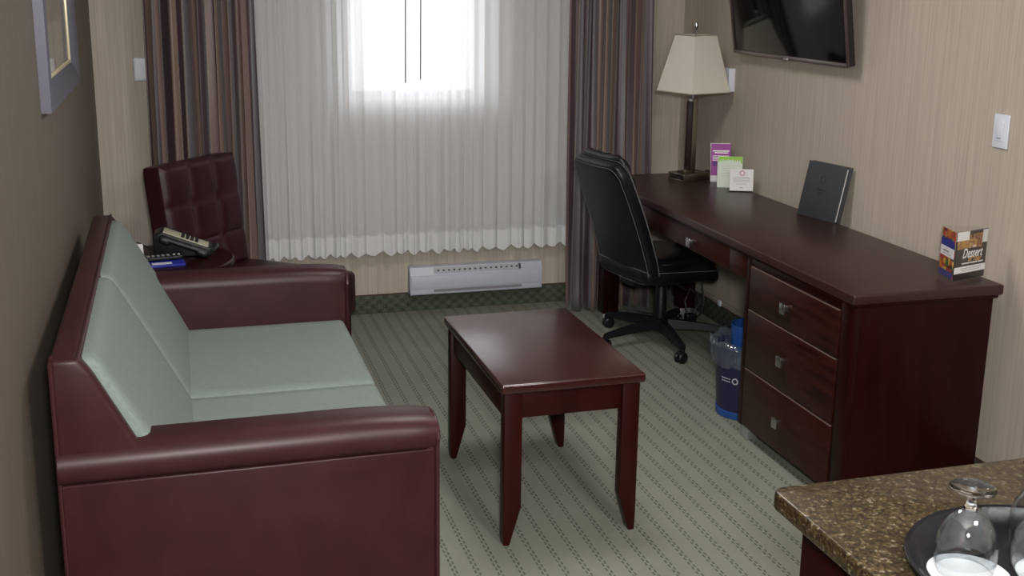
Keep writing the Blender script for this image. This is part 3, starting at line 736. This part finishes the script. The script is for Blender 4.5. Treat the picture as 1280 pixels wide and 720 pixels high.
for x0 in (FX+.006, -.085):
    for y0 in (.030, DY-.068):
        obj('metal_foot', bx(bmnew(), (x0, y0, 0), (x0+.050, y0+.055, .053), .004), 'foot', desk)

# ------------------------------------------------------------------ things on the desk
DT = DH + .0005
lamp = thing('table_lamp', 'table lamp with square cream shade and dark metal post on the desk far end', 'lamp', (-.145, 2.125, DT), math.radians(18))
a_, b_, hb_, tb_ = .086, .060, .036, .010
for lo, hi in (((-a_, -b_, 0), (a_, -b_+tb_, hb_)), ((-a_, b_-tb_, 0), (a_, b_, hb_))): obj('base_bar', bx(bmnew(), lo, hi, .0015), 'brass_dark', lamp)
for x in (-a_, a_-tb_):
    for z in (0, hb_-tb_*.7): obj('base_end_bar', bx(bmnew(), (x, -b_+tb_+.0002, z), (x+tb_, b_-tb_-.0002, z+tb_*.7), .001), 'brass_dark', lamp)
obj('base_tray', bx(bmnew(), (-a_+.002, -b_+.004, .004), (a_-.002, b_-.004, .012), .001), 'black_plastic', lamp)
obj('post', bx(bmnew(), (-.014, -.026, .010), (.015, .026, .400), .002), 'brass_dark', lamp)
obj('post_inlay', bx(bmnew(), (-.0155, -.022, .045), (-.0135, .022, .385), .0008), plain('dark_wood_inlay', (.018, .007, .007), .3), lamp)
obj('harp_rod', tube(bmnew(), [(0, 0, .395), (0, 0, .735)], .005, 10), 'chrome', lamp)
obj('bulb', lathe(bmnew(), [(0, .41), (.014, .42), (.016, .45), (.030, .49), (.030, .51), (.018, .535), (0, .54)], 20, Matrix.Translation((0, .022, 0))), 'white_plastic', lamp)
bm = bmesh.new()
sb, st_, zb_, zt_ = .126, .070, .432, .703
def ring(s, z): return [bm.verts.new(p) for p in ((-s, -s, z), (s, -s, z), (s, s, z), (-s, s, z))]
R0, R1 = ring(sb, zb_), ring(st_, zt_); R2, R3 = ring(sb-.003, zb_), ring(st_-.003, zt_)
for k in range(4):
    k2 = (k+1) % 4
    bm.faces.new((R0[k], R0[k2], R1[k2], R1[k])); bm.faces.new((R2[k2], R2[k], R3[k], R3[k2])); bm.faces.new((R0[k2], R0[k], R2[k], R2[k2])); bm.faces.new((R1[k], R1[k2], R3[k2], R3[k]))
shd = obj('lamp_shade', bm, 'shade', lamp)
bm = bmnew()
for s, z in ((sb+.0008, zb_), (st_+.0008, zt_)):
    tube(bm, [(-s, -s, z), (s, -s, z), (s, s, z), (-s, s, z)], .0030, 6, cyc=True)
obj('shade_trim', bm, plain('grey_shade_trim', (.30, .28, .23), .8), shd)
obj('spider_bar', bx(bmnew(), (-st_, -.003, zt_-.012), (st_, .003, zt_-.006)), 'chrome', shd); obj('spider_bar', bx(bmnew(), (-.003, -st_, zt_-.012), (.003, st_, zt_-.006)), 'chrome', shd)
obj('finial', lathe(bmnew(), [(0, .730), (.006, .730), (.009, .737), (.010, .750), (.007, .760), (0, .762)], 16), 'chrome', lamp)
LI = Matrix.Rotation(math.radians(-18), 4, 'Z') @ Matrix.Translation((.145, -2.125, -DT))
obj('power_cord', tube(bmnew(), [LI @ Vector(p) for p in ((-.070, 2.150, .775), (-.050, 2.150, .792), (-.028, 2.155, .795), (-.008, 2.170, .780), (.010, 2.18, .766), (.030, 2.18, .70), (.035, 2.18, .45))], .0035, 8), 'cord', lamp)

def lines(parent, mtx, specs, mat):
    """short rules standing in for print too small to read: (x0, x1, y, h)"""
    for x0, x1, y, h in specs:
        obj('print_line', bx(bmnew(), (x0, y-h/2, 0), (x1, y+h/2, .0003), 0, 1, mtx), mat, parent)
def card_frame(az, tilt):
    # local card plane: x along the card, y up, z out of its face; az = heading of the face normal
    ca, sa = math.cos(az), math.sin(az)
    n = Vector((ca, sa, 0)); x = Vector((-sa, ca, 0)); y = Vector((0, 0, 1))
    m = Matrix((x, y, n)).transposed().to_4x4()
    return m @ Matrix.Rotation(-tilt, 4, 'X')
AZ = math.radians(-115)
fl = thing('purple_brochure', 'tall purple folded brochure standing on the desk beside the lamp', 'brochure', (-.030, 2.015, DT))
m = card_frame(math.radians(-108), math.radians(7))
obj('front_sheet', bx(bmnew(), (-.048, 0, 0), (.048, .185, .001), 0, 1, m), 'purple', fl)
obj('back_sheet', bx(bmnew(), (-.048, 0, -.001), (.048, .190, 0), 0, 1, m @ Matrix.Rotation(math.radians(-9), 4, 'X')), 'paper', fl)
obj('foot_band', bx(bmnew(), (-.048, .0, .001), (.048, .030, .0013), 0, 1, m), 'paper', fl)
obj('dark_band', bx(bmnew(), (-.040, .078, .001), (-.005, .098, .0013), 0, 1, m), 'dark_purple', fl)
lines(fl, m @ Matrix.Translation((0, 0, .001)), [(-.040, .040, .150, .006), (-.030, .034, .141, .005), (-.040, .040, .126, .003), (-.040, .030, .119, .003), (-.040, .036, .112, .003), (-.040, .010, .105, .003)], 'white_ink')
gc = thing('green_tent_card', 'white card with lime green grass border, middle of three cards on the desk', 'card', (-.062, 1.852, DT))
m = card_frame(math.radians(-112), math.radians(8))
obj('sheet', bx(bmnew(), (-.058, 0, 0), (.058, .148, .001), 0, 1, m), 'pale_green', gc)
obj('back_sheet', bx(bmnew(), (-.058, 0, -.001), (.058, .148, 0), 0, 1, m @ Matrix.Rotation(math.radians(-16), 4, 'X') ), 'pale_green', gc)
bm = bmesh.new(); P = [(-.052, .147), (.057, .147), (.057, .112)]
k = 9
for i in range(k+1):
    x = .050-i*.100/k; P.append((x, .118+.010*(1-abs(2*i/k-1)))); P.append((x-.005, .133+.004*(i % 2)))
P.append((-.055, .118))
vs = [bm.verts.new((x, y, .0013)) for x, y in P]; bm.faces.new(vs); bm.transform(m); obj('grass_border', bm, 'green', gc, sharp=None)
lines(gc, m @ Matrix.Translation((0, 0, .001)), [(-.040, .040, .104, .002), (-.038, .030, .092, .002), (-.040, .035, .080, .002), (-.040, .020, .068, .002), (-.040, .036, .056, .002)], plain('pale_grey_green_ink', (.40, .44, .38), .7))
obj('emblem', lathe(bmnew(), [(.0, 0), (.006, 0), (.006, .0003), (0, .0003)], 16, m @ Matrix.Translation((.010, .030, .001))), 'grey_ink', gc)
wc = thing('white_tent_card', 'small white tent card with a rose emblem, nearest of three cards on the desk', 'card', (-.056, 1.742, DT))
m = card_frame(math.radians(-111), math.radians(9))
obj('sheet', bx(bmnew(), (-.054, .004, 0), (.054, .105, .0012), 0, 1, m), 'paper', wc)
obj('back_sheet', bx(bmnew(), (-.054, .004, -.001), (.054, .105, 0), 0, 1, m @ Matrix.Rotation(math.radians(-18), 4, 'X')), 'paper', wc)
obj('foot', bx(bmnew(), (-.052, 0, -.040), (.052, .004, .004), .001, 1, m @ Matrix.Rotation(math.radians(9), 4, 'X')), 'black_plastic', wc)
obj('rose_ring', lathe(bmnew(), [(.0085, 0), (.0125, 0), (.0125, .0003), (.0085, .0003)], 24, m @ Matrix.Translation((.002, .086, .0013)), closed=True), 'pink_ink', wc)
lines(wc, m @ Matrix.Translation((0, 0, .0012)), [(-.034, .034, .068, .002), (-.040, .040, .061, .002), (-.040, .040, .054, .002), (-.038, .038, .047, .002), (-.026, .026, .036, .0018), (-.008, .008, .018, .004)], 'grey_ink')

# guest folder leaning on the wall
fd = thing('guest_folder', 'charcoal guest folder leaning against the wall in the middle of the desk', 'folder', (0, 0, 0))
A = Vector((-.064, 1.213, DT)); B = Vector((-.020, .985, DT))
xd = (B-A).normalized(); lean_a = math.radians(12.5)
nrm = Vector((-1, 0, 0)); nrm = (nrm - xd*nrm.dot(xd)).normalized()
up = (Vector((0, 0, 1))*math.cos(lean_a) - nrm*math.sin(lean_a)).normalized(); nz_ = xd.cross(up)
m = Matrix((xd, up, nz_)).transposed().to_4x4(); m.translation = A
if nz_.dot(Vector((-1, 0, 0))) < 0: sgn = -1
else: sgn = 1
Wf, Hf = (B-A).length, .232
def fb(x0, x1, y0, y1, z0, z1, b=.001): return bx(bmnew(), (x0, y0, min(sgn*z0, sgn*z1)), (x1, y1, max(sgn*z0, sgn*z1)), b, 2, m)
obj('front_cover', fb(0, Wf-.010, .0, Hf, 0, -.003), 'black_card', fd)
obj('back_cover', fb(0, Wf+.004, .002, Hf+.003, -.016, -.019), 'black_card', fd)
obj('pages', fb(.006, Wf-.014, .006, Hf-.008, -.003, -.013, .0005), 'paper', fd)
obj('spine', fb(-.004, .001, .0, Hf, 0, -.019), 'black_card', fd)
obj('emblem', lathe(bmnew(), [(.012, 0), (.017, 0), (.017, .0004), (.012, .0004)], 24, m @ Matrix.Translation((Wf*.44, Hf*.70, 0)), closed=True), 'emboss', fd)
for (w_, y_) in ((.055, .52), (.030, .46), (.018, .41)):
    obj('debossed_line', bx(bmnew(), (Wf*.44-w_/2, Hf*y_-.003, 0), (Wf*.44+w_/2, Hf*y_+.003, .0004), 0, 1, m), 'emboss', fd)

# acrylic menu stand
ms = thing('menu_stand', 'clear acrylic stand with dessert menu cards on the near end of the desk', 'menu stand', (0, 0, 0))
PA, PB, PC = Vector((-.142, .155, DT)), Vector((-.165, .052, DT)), Vector((-.006, .098, DT))
def panel(P, Q, h):
    x = (Q-P).normalized(); z = x.cross(Vector((0, 0, 1)))
    mm = Matrix((x, Vector((0, 0, 1)), z)).transposed().to_4x4(); mm.translation = P
    return mm, (Q-P).length
ml, wl = panel(PA, PB, .17); mr, wr = panel(PB, PC, .17)
HS = .172
for (mm, ww) in ((ml, wl), (mr, wr)):
    obj('acrylic_panel', bx(bmnew(), (0.002, 0, .002), (ww-.002, HS, .0045), .0006, 1, mm), 'acrylic', ms)
mb_, wb_ = panel(PC, PA, .17)
obj('acrylic_panel', bx(bmnew(), (0.002, 0, .002), (wb_-.002, HS, .0045), .0006, 1, mb_), 'acrylic', ms)
c1 = obj('food_card', bx(bmnew(), (.004, .012, -.001), (wl-.003, HS-.002, .001), 0, 1, ml), 'food', ms)
T3 = Matrix.Translation((0, 0, .0011))
obj('blue_band', bx(bmnew(), (.004, .112, 0), (wl-.003, .138, .0003), 0, 1, ml @ T3), 'blue_print', c1)
obj('white_band', bx(bmnew(), (.004, .080, 0), (wl-.003, .112, .0003), 0, 1, ml @ T3), 'white_ink', c1)
obj('blue_foot', bx(bmnew(), (.004, .012, 0), (wl-.003, .034, .0003), 0, 1, ml @ T3), plain('indigo_print', (.05, .05, .20), .4), c1)
lines(c1, ml @ Matrix.Translation((0, 0, .0014)), [(.022, wl*.62, .097, .006), (.022, wl*.8, .088, .002)], 'grey_ink')
c2 = obj('dessert_card', bx(bmnew(), (.004, .008, -.001), (wr-.003, HS-.002, .001), 0, 1, mr), 'black_print', ms)
obj('cake_picture', bx(bmnew(), (.010, .112, 0), (wr-.030, .158, .0003), 0, 1, mr @ T3), 'cake', c2)
obj('pale_patch', bx(bmnew(), (.004, .140, .0003), (wr*.40, .170, .0005), 0, 1, mr @ T3), 'white_ink', c2)
obj('pale_patch', bx(bmnew(), (wr-.030, .125, .0003), (wr-.004, .168, .0005), 0, 1, mr @ T3), 'paper', c2)
obj('white_band', bx(bmnew(), (.004, .030, 0), (wr-.003, .052, .0003), 0, 1, mr @ T3), 'white_ink', c2)
lines(c2, mr @ Matrix.Translation((0, 0, .0014)), [(.035, wr*.85, .045, .002), (.040, wr*.8, .038, .002)], 'grey_ink')
text_part('lettering', 'Dessert', .046, 'white_ink', c2, mr @ Matrix.Translation((wr*.54, .094, .0016)), shear=.30, bold=.0006, width=wr*.62)
text_part('lettering', 'the', .014, 'white_ink', c2, mr @ Matrix.Translation((wr*.58, .117, .0016)), shear=.2)
text_part('lettering', 'of Year', .024, 'gold_ink', c2, mr @ Matrix.Translation((wr*.62, .074, .0018)), shear=.3, bold=.0004, width=wr*.42)
lines(c2, mr @ Matrix.Translation((0, 0, .0013)), [(wr*.24, wr*.48, .062, .004), (wr*.50, wr*.72, .062, .004), (wr*.74, wr*.90, .062, .004)], 'white_ink')

# ------------------------------------------------------------------ office chair
CB = Matrix.Translation((.066, .034, 0))   # the star base stands a little forward of the seat centre
OC = thing('office_chair', 'black leather swivel office chair on castors pulled up to the desk', 'chair', (-.430, 1.875, 0), 0)
CR = Matrix.Translation((.004, .0, 0)) @ Matrix.Rotation(math.radians(11), 4, 'Z')     # seat heading
obj('hub', lathe(bmnew(), [(0, .062), (.040, .062), (.046, .075), (.044, .115), (.030, .125), (0, .125)], 24, CB), 'black_plastic', OC)
obj('gas_column', lathe(bmnew(), [(0, .10), (.030, .10), (.030, .235), (.026, .245), (.026, .34), (0, .34)], 24, CB), 'black_plastic', OC)
for k in range(5):
    a = math.radians(122 + 72*k); mr_ = CB @ Matrix.Rotation(a, 4, 'Z')
    bm = bmesh.new(); secs = [(.02, .030, .070, .118), (.12, .025, .072, .112), (.24, .019, .066, .098), (.325, .016, .060, .084)]
    R_ = []
    for (x, hw, z0, z1) in secs: R_.append([bm.verts.new(p) for p in ((x, -hw, z0), (x, hw, z0), (x, hw*.75, z1), (x, -hw*.75, z1))])
    for A_, B_ in zip(R_, R_[1:]):
        for q in range(4): bm.faces.new((A_[q], A_[(q+1) % 4], B_[(q+1) % 4], B_[q]))
    bm.faces.new(R_[0][::-1]); bm.faces.new(R_[-1]); bmesh.ops.bevel(bm, geom=bm.edges[:], offset=.004, segments=2, affect='EDGES'); bm.transform(mr_)
    leg = obj('leg', bm, 'black_plastic', OC)
    sw = CB @ Matrix.Translation((.325*math.cos(a), .325*math.sin(a), 0)) @ Matrix.Rotation(a + (1.1, .5, 2.0, -.8, .3)[k], 4, 'Z')
    bm = bmnew()
    for y0 in (-.022, .004):
        lathe(bm, [(0, y0), (.022, y0), (.0275, y0+.005), (.0275, y0+.013), (.022, y0+.018), (0, y0+.018)], 24, sw @ Matrix.Translation((-.012, 0, .0275)) @ Matrix.Rotation(-PI/2, 4, 'X'))
    obj('castor', bm, 'black_plastic', OC)
    bm = bmnew(); lathe(bm, [(0, .028), (.010, .028), (.010, .068), (0, .068)], 12, sw)
    rbox(bm, (-.034, -.010, .036), (.008, .010, .060), .009, 5, mtx=sw); obj('castor_hood', bm, 'black_plastic', OC)
bm = bmnew(); rbox(bm, (-.15, -.07, .315), (.13, .07, .355), .012, 6, mtx=CR); obj('tilt_mechanism', bm, 'black_plastic', OC)
obj('lever', tube(bmnew(), [CR @ Vector(p) for p in ((.04, -.05, .335), (.05, -.16, .325), (.05, -.22, .318))], .006, 8), 'black_plastic', OC)
# seat: padded, waterfall front
SX0, SX1, SYH = -.185, .240, .222
def seatfn(p):
    k = (p.x-SX0)/(SX1-SX0)
    return (p.x, p.y*(1-.06*(k-.5)**2), p.z - .030*max(0, k-.72)**2/.0784 + .012*max(0, .25-k)/.25)
seat = obj('seat', rbox(bmnew(), (SX0, -SYH, .352), (SX1, SYH, .432), .036, 14, .014, mtx=CR, fn=seatfn), 'black_leather', OC)
cush = obj('seat_cushion', rbox(bmnew(), (SX0+.02, -SYH+.020, .405), (SX1-.015, SYH-.025, .466), .028, 14, .010, mtx=CR, fn=seatfn), 'black_leather', OC)
def loop(x0, x1, yh, z, rr=.05, n=8):
    P = []
    for cx_, cy_, a0 in ((x1-rr, yh-rr, 0), (x0+rr, yh-rr, 90), (x0+rr, -yh+rr, 180), (x1-rr, -yh+rr, 270)):
        for k in range(n+1):
            a = math.radians(a0 + 90*k/n); P.append(CR @ Vector(seatfn(Vector((cx_+rr*math.cos(a), cy_+rr*math.sin(a), z)))))
    return P
obj('stitching', tube(bmnew(), loop(SX0+.055, SX1-.020, SYH-.022, .447), .0016, 5, True), 'stitch', cush)
obj('stitching', tube(bmnew(), loop(SX0+.004, SX1+.001, SYH+.001, .412, .036), .0016, 5, True), 'stitch', seat)
# backrest: shell behind, pillow in front, curved and leaning
def backcurve(s):
    # s 0 bottom .. 1 top: position of the rear surface (x, z)
    x = -.165 - .120*s - .085*max(0.0, s)**1.8
    z = .345 + .565*s
    return x, z
def backmap(t0, yh_top=.215, yh_bot=.235):
    def fn(p):
        # p.x: depth (0 = rear), p.y -1..1, p.z 0..1
        s = p.z; x, z = backcurve(s)
        e = .01; xa, za = backcurve(s+e); d = Vector((xa-x, za-z)).normalized()
        yh = yh_bot + (yh_top-yh_bot)*s
        wrap = .012*(p.y)**2
        off = p.x + wrap
        return (x + d.y*off, p.y*yh, z - d.x*off)
    return fn
def slab(x0, x1, s0, s1, yk, rs, ry, n=16, puff=0, yt=.215, yb_=.235, wrk=0):
    """rounded slab in (depth, width, height) mapped on the curved back"""
    t = bmesh.new(); bmesh.ops.create_cube(t, size=2); bmesh.ops.subdivide_edges(t, edges=t.edges[:], cuts=n, use_grid_fill=True)
    mp = backmap(0, yt, yb_); hx = (x1-x0)/2
    for v in t.verts:
        q = [math.copysign(1-(1-abs(a))**1.5, a) for a in v.co]
        # superellipse outline in (y, s), rounded lip in depth
        Y, S, X = q[1], q[2], q[0]
        H = (.565*(s1-s0))/2; Wd = .225*yk
        P = [Y*Wd, S*H]; I = [max(-(Wd-ry), min(Wd-ry, P[0])), max(-(H-ry), min(H-ry, P[1]))]
        d = Vector((P[0]-I[0], P[1]-I[1]))
        if d.length > 1e-9:
            m_ = max(abs(d.x), abs(d.y)); d = d.normalized()*m_
        P = [I[0]+d.x, I[1]+d.y]
        edge = max(abs(Y), abs(S)); lip = max(0, (abs(X)-(1-rs/hx if rs < hx else 0))/(rs/hx if rs < hx else 1))
        sh = 1 - (rs/Wd)*(1-math.sqrt(max(0, 1-lip**2)))*(edge**4)
        X2 = X*(hx) + (puff*max(0, (1-Y**2)*(1-S**2))**.5 if X > .5 else 0)
        if wrk and X > .5: X2 += wrk*math.sin(9*S+2*Y)*(1-abs(S))*.6 + wrk*math.sin(14*Y+5*S)*max(0, abs(S)-.3)
        v.co = Vector(mp(Vector(((x0+x1)/2+X2, P[0]*sh/.225, (s0+s1)/2 + P[1]*sh/.565))))
    t.transform(CR); return t
bk = obj('backrest', slab(.0, .060, .0, 1.0, .96, .022, .070, puff=0), 'black_leather', OC)
pil = obj('back_pillow', slab(.045, .075, .06, 1.000, .87, .020, .060, puff=.010, wrk=.004), 'black_leather', OC)
hp = obj('head_pillow', slab(.050, .0885, .72, 1.022, .84, .024, .050, puff=.008, wrk=.008), 'black_leather', OC)
def backloop(yk, s0, s1, off, ry=.06, n=8):
    mp = backmap(0); P = []; H = .565*(s1-s0)/2; Wd = .225*yk; sm_ = (s0+s1)/2
    for a0, cy_, cz_ in ((0, Wd-ry, H-ry), (90, -Wd+ry, H-ry), (180, -Wd+ry, -H+ry), (270, Wd-ry, -H+ry)):
        if a0 in (180, 270):
            pass
        for k in range(n+1):
            a = math.radians(a0+90*k/n); P.append((cy_+ry*math.cos(a), cz_+ry*math.sin(a)))
    # add samples along the straight runs
    Q = []
    for i in range(len(P)):
        p, q = Vector(P[i]), Vector(P[(i+1) % len(P)]); m_ = max(1, int((q-p).length/.03))
        for k in range(m_): Q.append(p.lerp(q, k/m_))
    return [CR @ Vector(mp(Vector((off, q.x/.225, sm_+q.y/.565)))) for q in Q]
obj('stitching', tube(bmnew(), backloop(.915, .015, .985, -.0005), .0015, 5, True), 'stitch', bk)
obj('stitching', tube(bmnew(), backloop(.962, 0, 1.0, .050, .07), .0015, 5, True), 'stitch', bk)
obj('stitching', tube(bmnew(), backloop(.875, .06, 1.000, .065), .0015, 5, True), 'stitch', pil)
# power adapter and its cable below the desk
pa = thing('power_adapter', 'black power adapter with looping cables on the carpet behind the office chair', 'power adapter', (-.118, 2.085, 0))
obj('brick', rbox(bmnew(), (-.028, -.018, 0), (.028, .018, .075), .006, 6), 'black_plastic', pa)
obj('cable', tube(bmnew(), [(-.02, 0, .07), (-.03, .01, .14), (.0, .02, .20), (.04, .02, .17), (.05, .01, .12), (.03, 0, .10), (.015, 0, .07)], .0045, 8), 'cord', pa)
obj('cable', tube(bmnew(), [(.025, 0, .05), (.06, .01, .06), (.08, .02, .12), (.07, .03, .22), (.06, .05, .40)], .0045, 8), 'cord', pa)
o = obj('floor_cord', tube(bmnew(), [(-.15, 2.13, .006), (-.22, 2.34, .006), (-.28, 2.40, .006), (-.35, 2.43, .006)], .005, 8), 'cord')
tag(o, 'black cord lying on the carpet below the far end of the desk', 'cord')

# ------------------------------------------------------------------ waste bin
wb = thing('waste_bin', 'navy waste bin lined with a clear bag beside the drawer pedestal', 'waste bin', (-.405, .950, 0))
obj('bucket', lathe(bmnew(), [(0, .012), (.108, .012), (.128, .285), (.132, .288), (.132, .295), (.124, .295), (.104, .02), (0, .02)], 48), 'navy', wb)
obj('base_ring', lathe(bmnew(), [(0, 0), (.110, 0), (.1125, .003), (.1135, .028), (.109, .030), (0, .030)], 48), 'blue_plastic', wb)
bm = bmesh.new(); seg = 96; prof = [(.118, .20), (.120, .27), (.126, .315), (.140, .318), (.146, .290), (.1405, .235), (.136, .222)]
rings = []; rnd = random.Random(4)
ph_ = [rnd.uniform(0, 6.28) for _ in range(8)]
for j, (r, z) in enumerate(prof):
    ring_ = []
    for k in range(seg):
        a = 2*PI*k/seg
        w_ = .005*math.sin(7*a+ph_[j]) + .004*math.sin(13*a+ph_[(j+2) % 8]) + .003*math.sin(23*a+ph_[(j+3) % 8])
        rr = max(r + w_, .1365 if j >= 3 else 0) if j >= 3 else min(r + w_*.3, .1235)
        ring_.append(bm.verts.new((rr*math.cos(a), rr*math.sin(a), z + (1.6*w_ if j not in (0,) else 0))))
    rings.append(ring_)
for A_, B_ in zip(rings, rings[1:]):
    for k in range(seg): bm.faces.new((A_[k], A_[(k+1) % seg], B_[(k+1) % seg], B_[k]))
obj('bin_bag', bm, 'bag', wb, sharp=None)
# recycling sleeve standing up out of the bin
obj('inner_sleeve', lathe(bmnew(), [(.070, .02), (.080, .365), (.077, .365), (.067, .02)], 32, Matrix.Translation((.03, .03, 0)), closed=True), 'blue_plastic', wb)
def on_bin(ang, z, r=None):
    r = (.108 + .020*(z-.012)/.273 + .0008) if r is None else r
    n = Vector((math.cos(ang), math.sin(ang), 0)); x = Vector((-math.sin(ang), math.cos(ang), 0))
    mm = Matrix((x, Vector((0, 0, 1)), n)).transposed().to_4x4(); mm.translation = n*r + Vector((0, 0, z)); return mm
aa = math.radians(-137)
obj('emblem', lathe(bmnew(), [(.0085, 0), (.0135, 0), (.0135, .0006), (.0085, .0006)], 20, on_bin(aa, .165), closed=True), plain('bin_print', (.36, .36, .40), .5), wb)
for zo in (.006, -.006):
    for k in range(4):
        obj('print_line', bx(bmnew(), (-.0045, -.002, 0), (.0045, .002, .0006), 0, 1, on_bin(aa-.21-.095*k, .165+zo)), plain('bin_print', (.36, .36, .40), .5), wb)

# ------------------------------------------------------------------ kitchenette counter
CZ, CX, CY0, CY1 = .900, -1.660, -2.25, -1.462
kc = thing('kitchenette_cabinet', 'dark mahogany kitchenette base cabinet below the granite counter', 'cabinet', (0, 0, 0))
obj('body', bx(bmnew(), (CX+.060, CY0, .0), (XR-.004, CY1-.035, CZ-.032), .003), 'wood', kc)
obj('end_panel', bx(bmnew(), (CX+.048, CY0, .0), (CX+.060, CY1-.030, CZ-.032), .002), 'wood', kc)
bm = bmesh.new()
P = []
rr = .022
for k in range(7):
    a = PI/2 + PI/2*k/6; P.append((CX+rr+rr*math.cos(a), CY1-rr+rr*math.sin(a)))
P += [(CX, CY0), (XR-.003, CY0), (XR-.003, CY1)]
bm = prism(bmnew(), P, CZ-.032, CZ, axis=2, bev=.005, seg=3)
o = obj('granite_worktop', bm, 'granite'); tag(o, 'brown gold granite worktop with rounded corner in the right foreground', 'countertop')

ZT = CZ + .0005
tr = thing('serving_tray', 'round black serving tray on the granite counter', 'tray', (-1.435, -1.845, ZT))
obj('tray_dish', lathe(bmnew(), [(0, 0), (.163, 0), (.178, .004), (.191, .022), (.195, .024), (.195, .027), (.189, .026), (.174, .008), (.161, .004), (0, .004)], 64), 'tray', tr)
def goblet(loc, label):
    t = thing('goblet', label, 'glass', loc, 0, 'upturned goblets on the tray')
    outer = [(.0375, 0), (.0405, .010), (.0425, .026), (.0415, .045), (.036, .066), (.026, .082), (.0150, .092), (.0, .0965)]
    inner = [(.0, .0945), (.014, .0905), (.0248, .080), (.0345, .065), (.0400, .0445), (.0410, .026), (.0390, .010), (.0360, 0)]
    obj('bowl', lathe(bmnew(), outer + inner + [outer[0]], 48), 'thin_glass', t)
    obj('stem', lathe(bmnew(), [(0, .0972), (.0105, .0960), (.0075, .100), (.0062, .106), (.0064, .113), (.0095, .1185), (0, .1188)], 24), 'glass', t)
    obj('foot', lathe(bmnew(), [(0, .1190), (.0100, .1190), (.020, .1212), (.0300, .1235), (.0315, .1250), (.0310, .1262), (.018, .1262), (0, .1262)], 48), 'glass', t)
    return t
ZG = ZT + .0045
def coaster(x, y, label):
    t = thing('paper_coaster', label, 'coaster', (x, y, ZG), 0, 'paper coasters on the tray')
    obj('disc', lathe(bmnew(), [(0, 0), (.056, 0), (.056, .0012), (0, .0012)], 48), 'coaster_paper', t)
    e = obj('emblem', lathe(bmnew(), [(.006, 0), (.009, 0), (.009, .0003), (.006, .0003)], 20, Matrix.Translation((.026, -.030, .0012)) @ Matrix.Diagonal((1.3, .9, 1, 1)), closed=True), 'grey_ink', t)
    lines(t, Matrix.Translation((0, 0, .0012)), [(-.035, .010, -.030, .002), (-.025, .012, -.037, .002)], plain('faint_grey_ink', (.45, .45, .48), .7))
coaster(-1.532, -1.795, 'white paper coaster under the leftmost goblet')
coaster(-1.415, -1.835, 'white paper coaster under the goblet at the right frame edge')
goblet((-1.535, -1.788, ZG+.0013), 'upturned clear goblet standing leftmost on the white coaster')
goblet((-1.435, -1.822, ZG+.0013), 'upturned clear goblet cut by the right frame edge, front of the pair there')
goblet((-1.378, -1.748, ZG), 'upturned clear goblet standing farthest back on the tray')
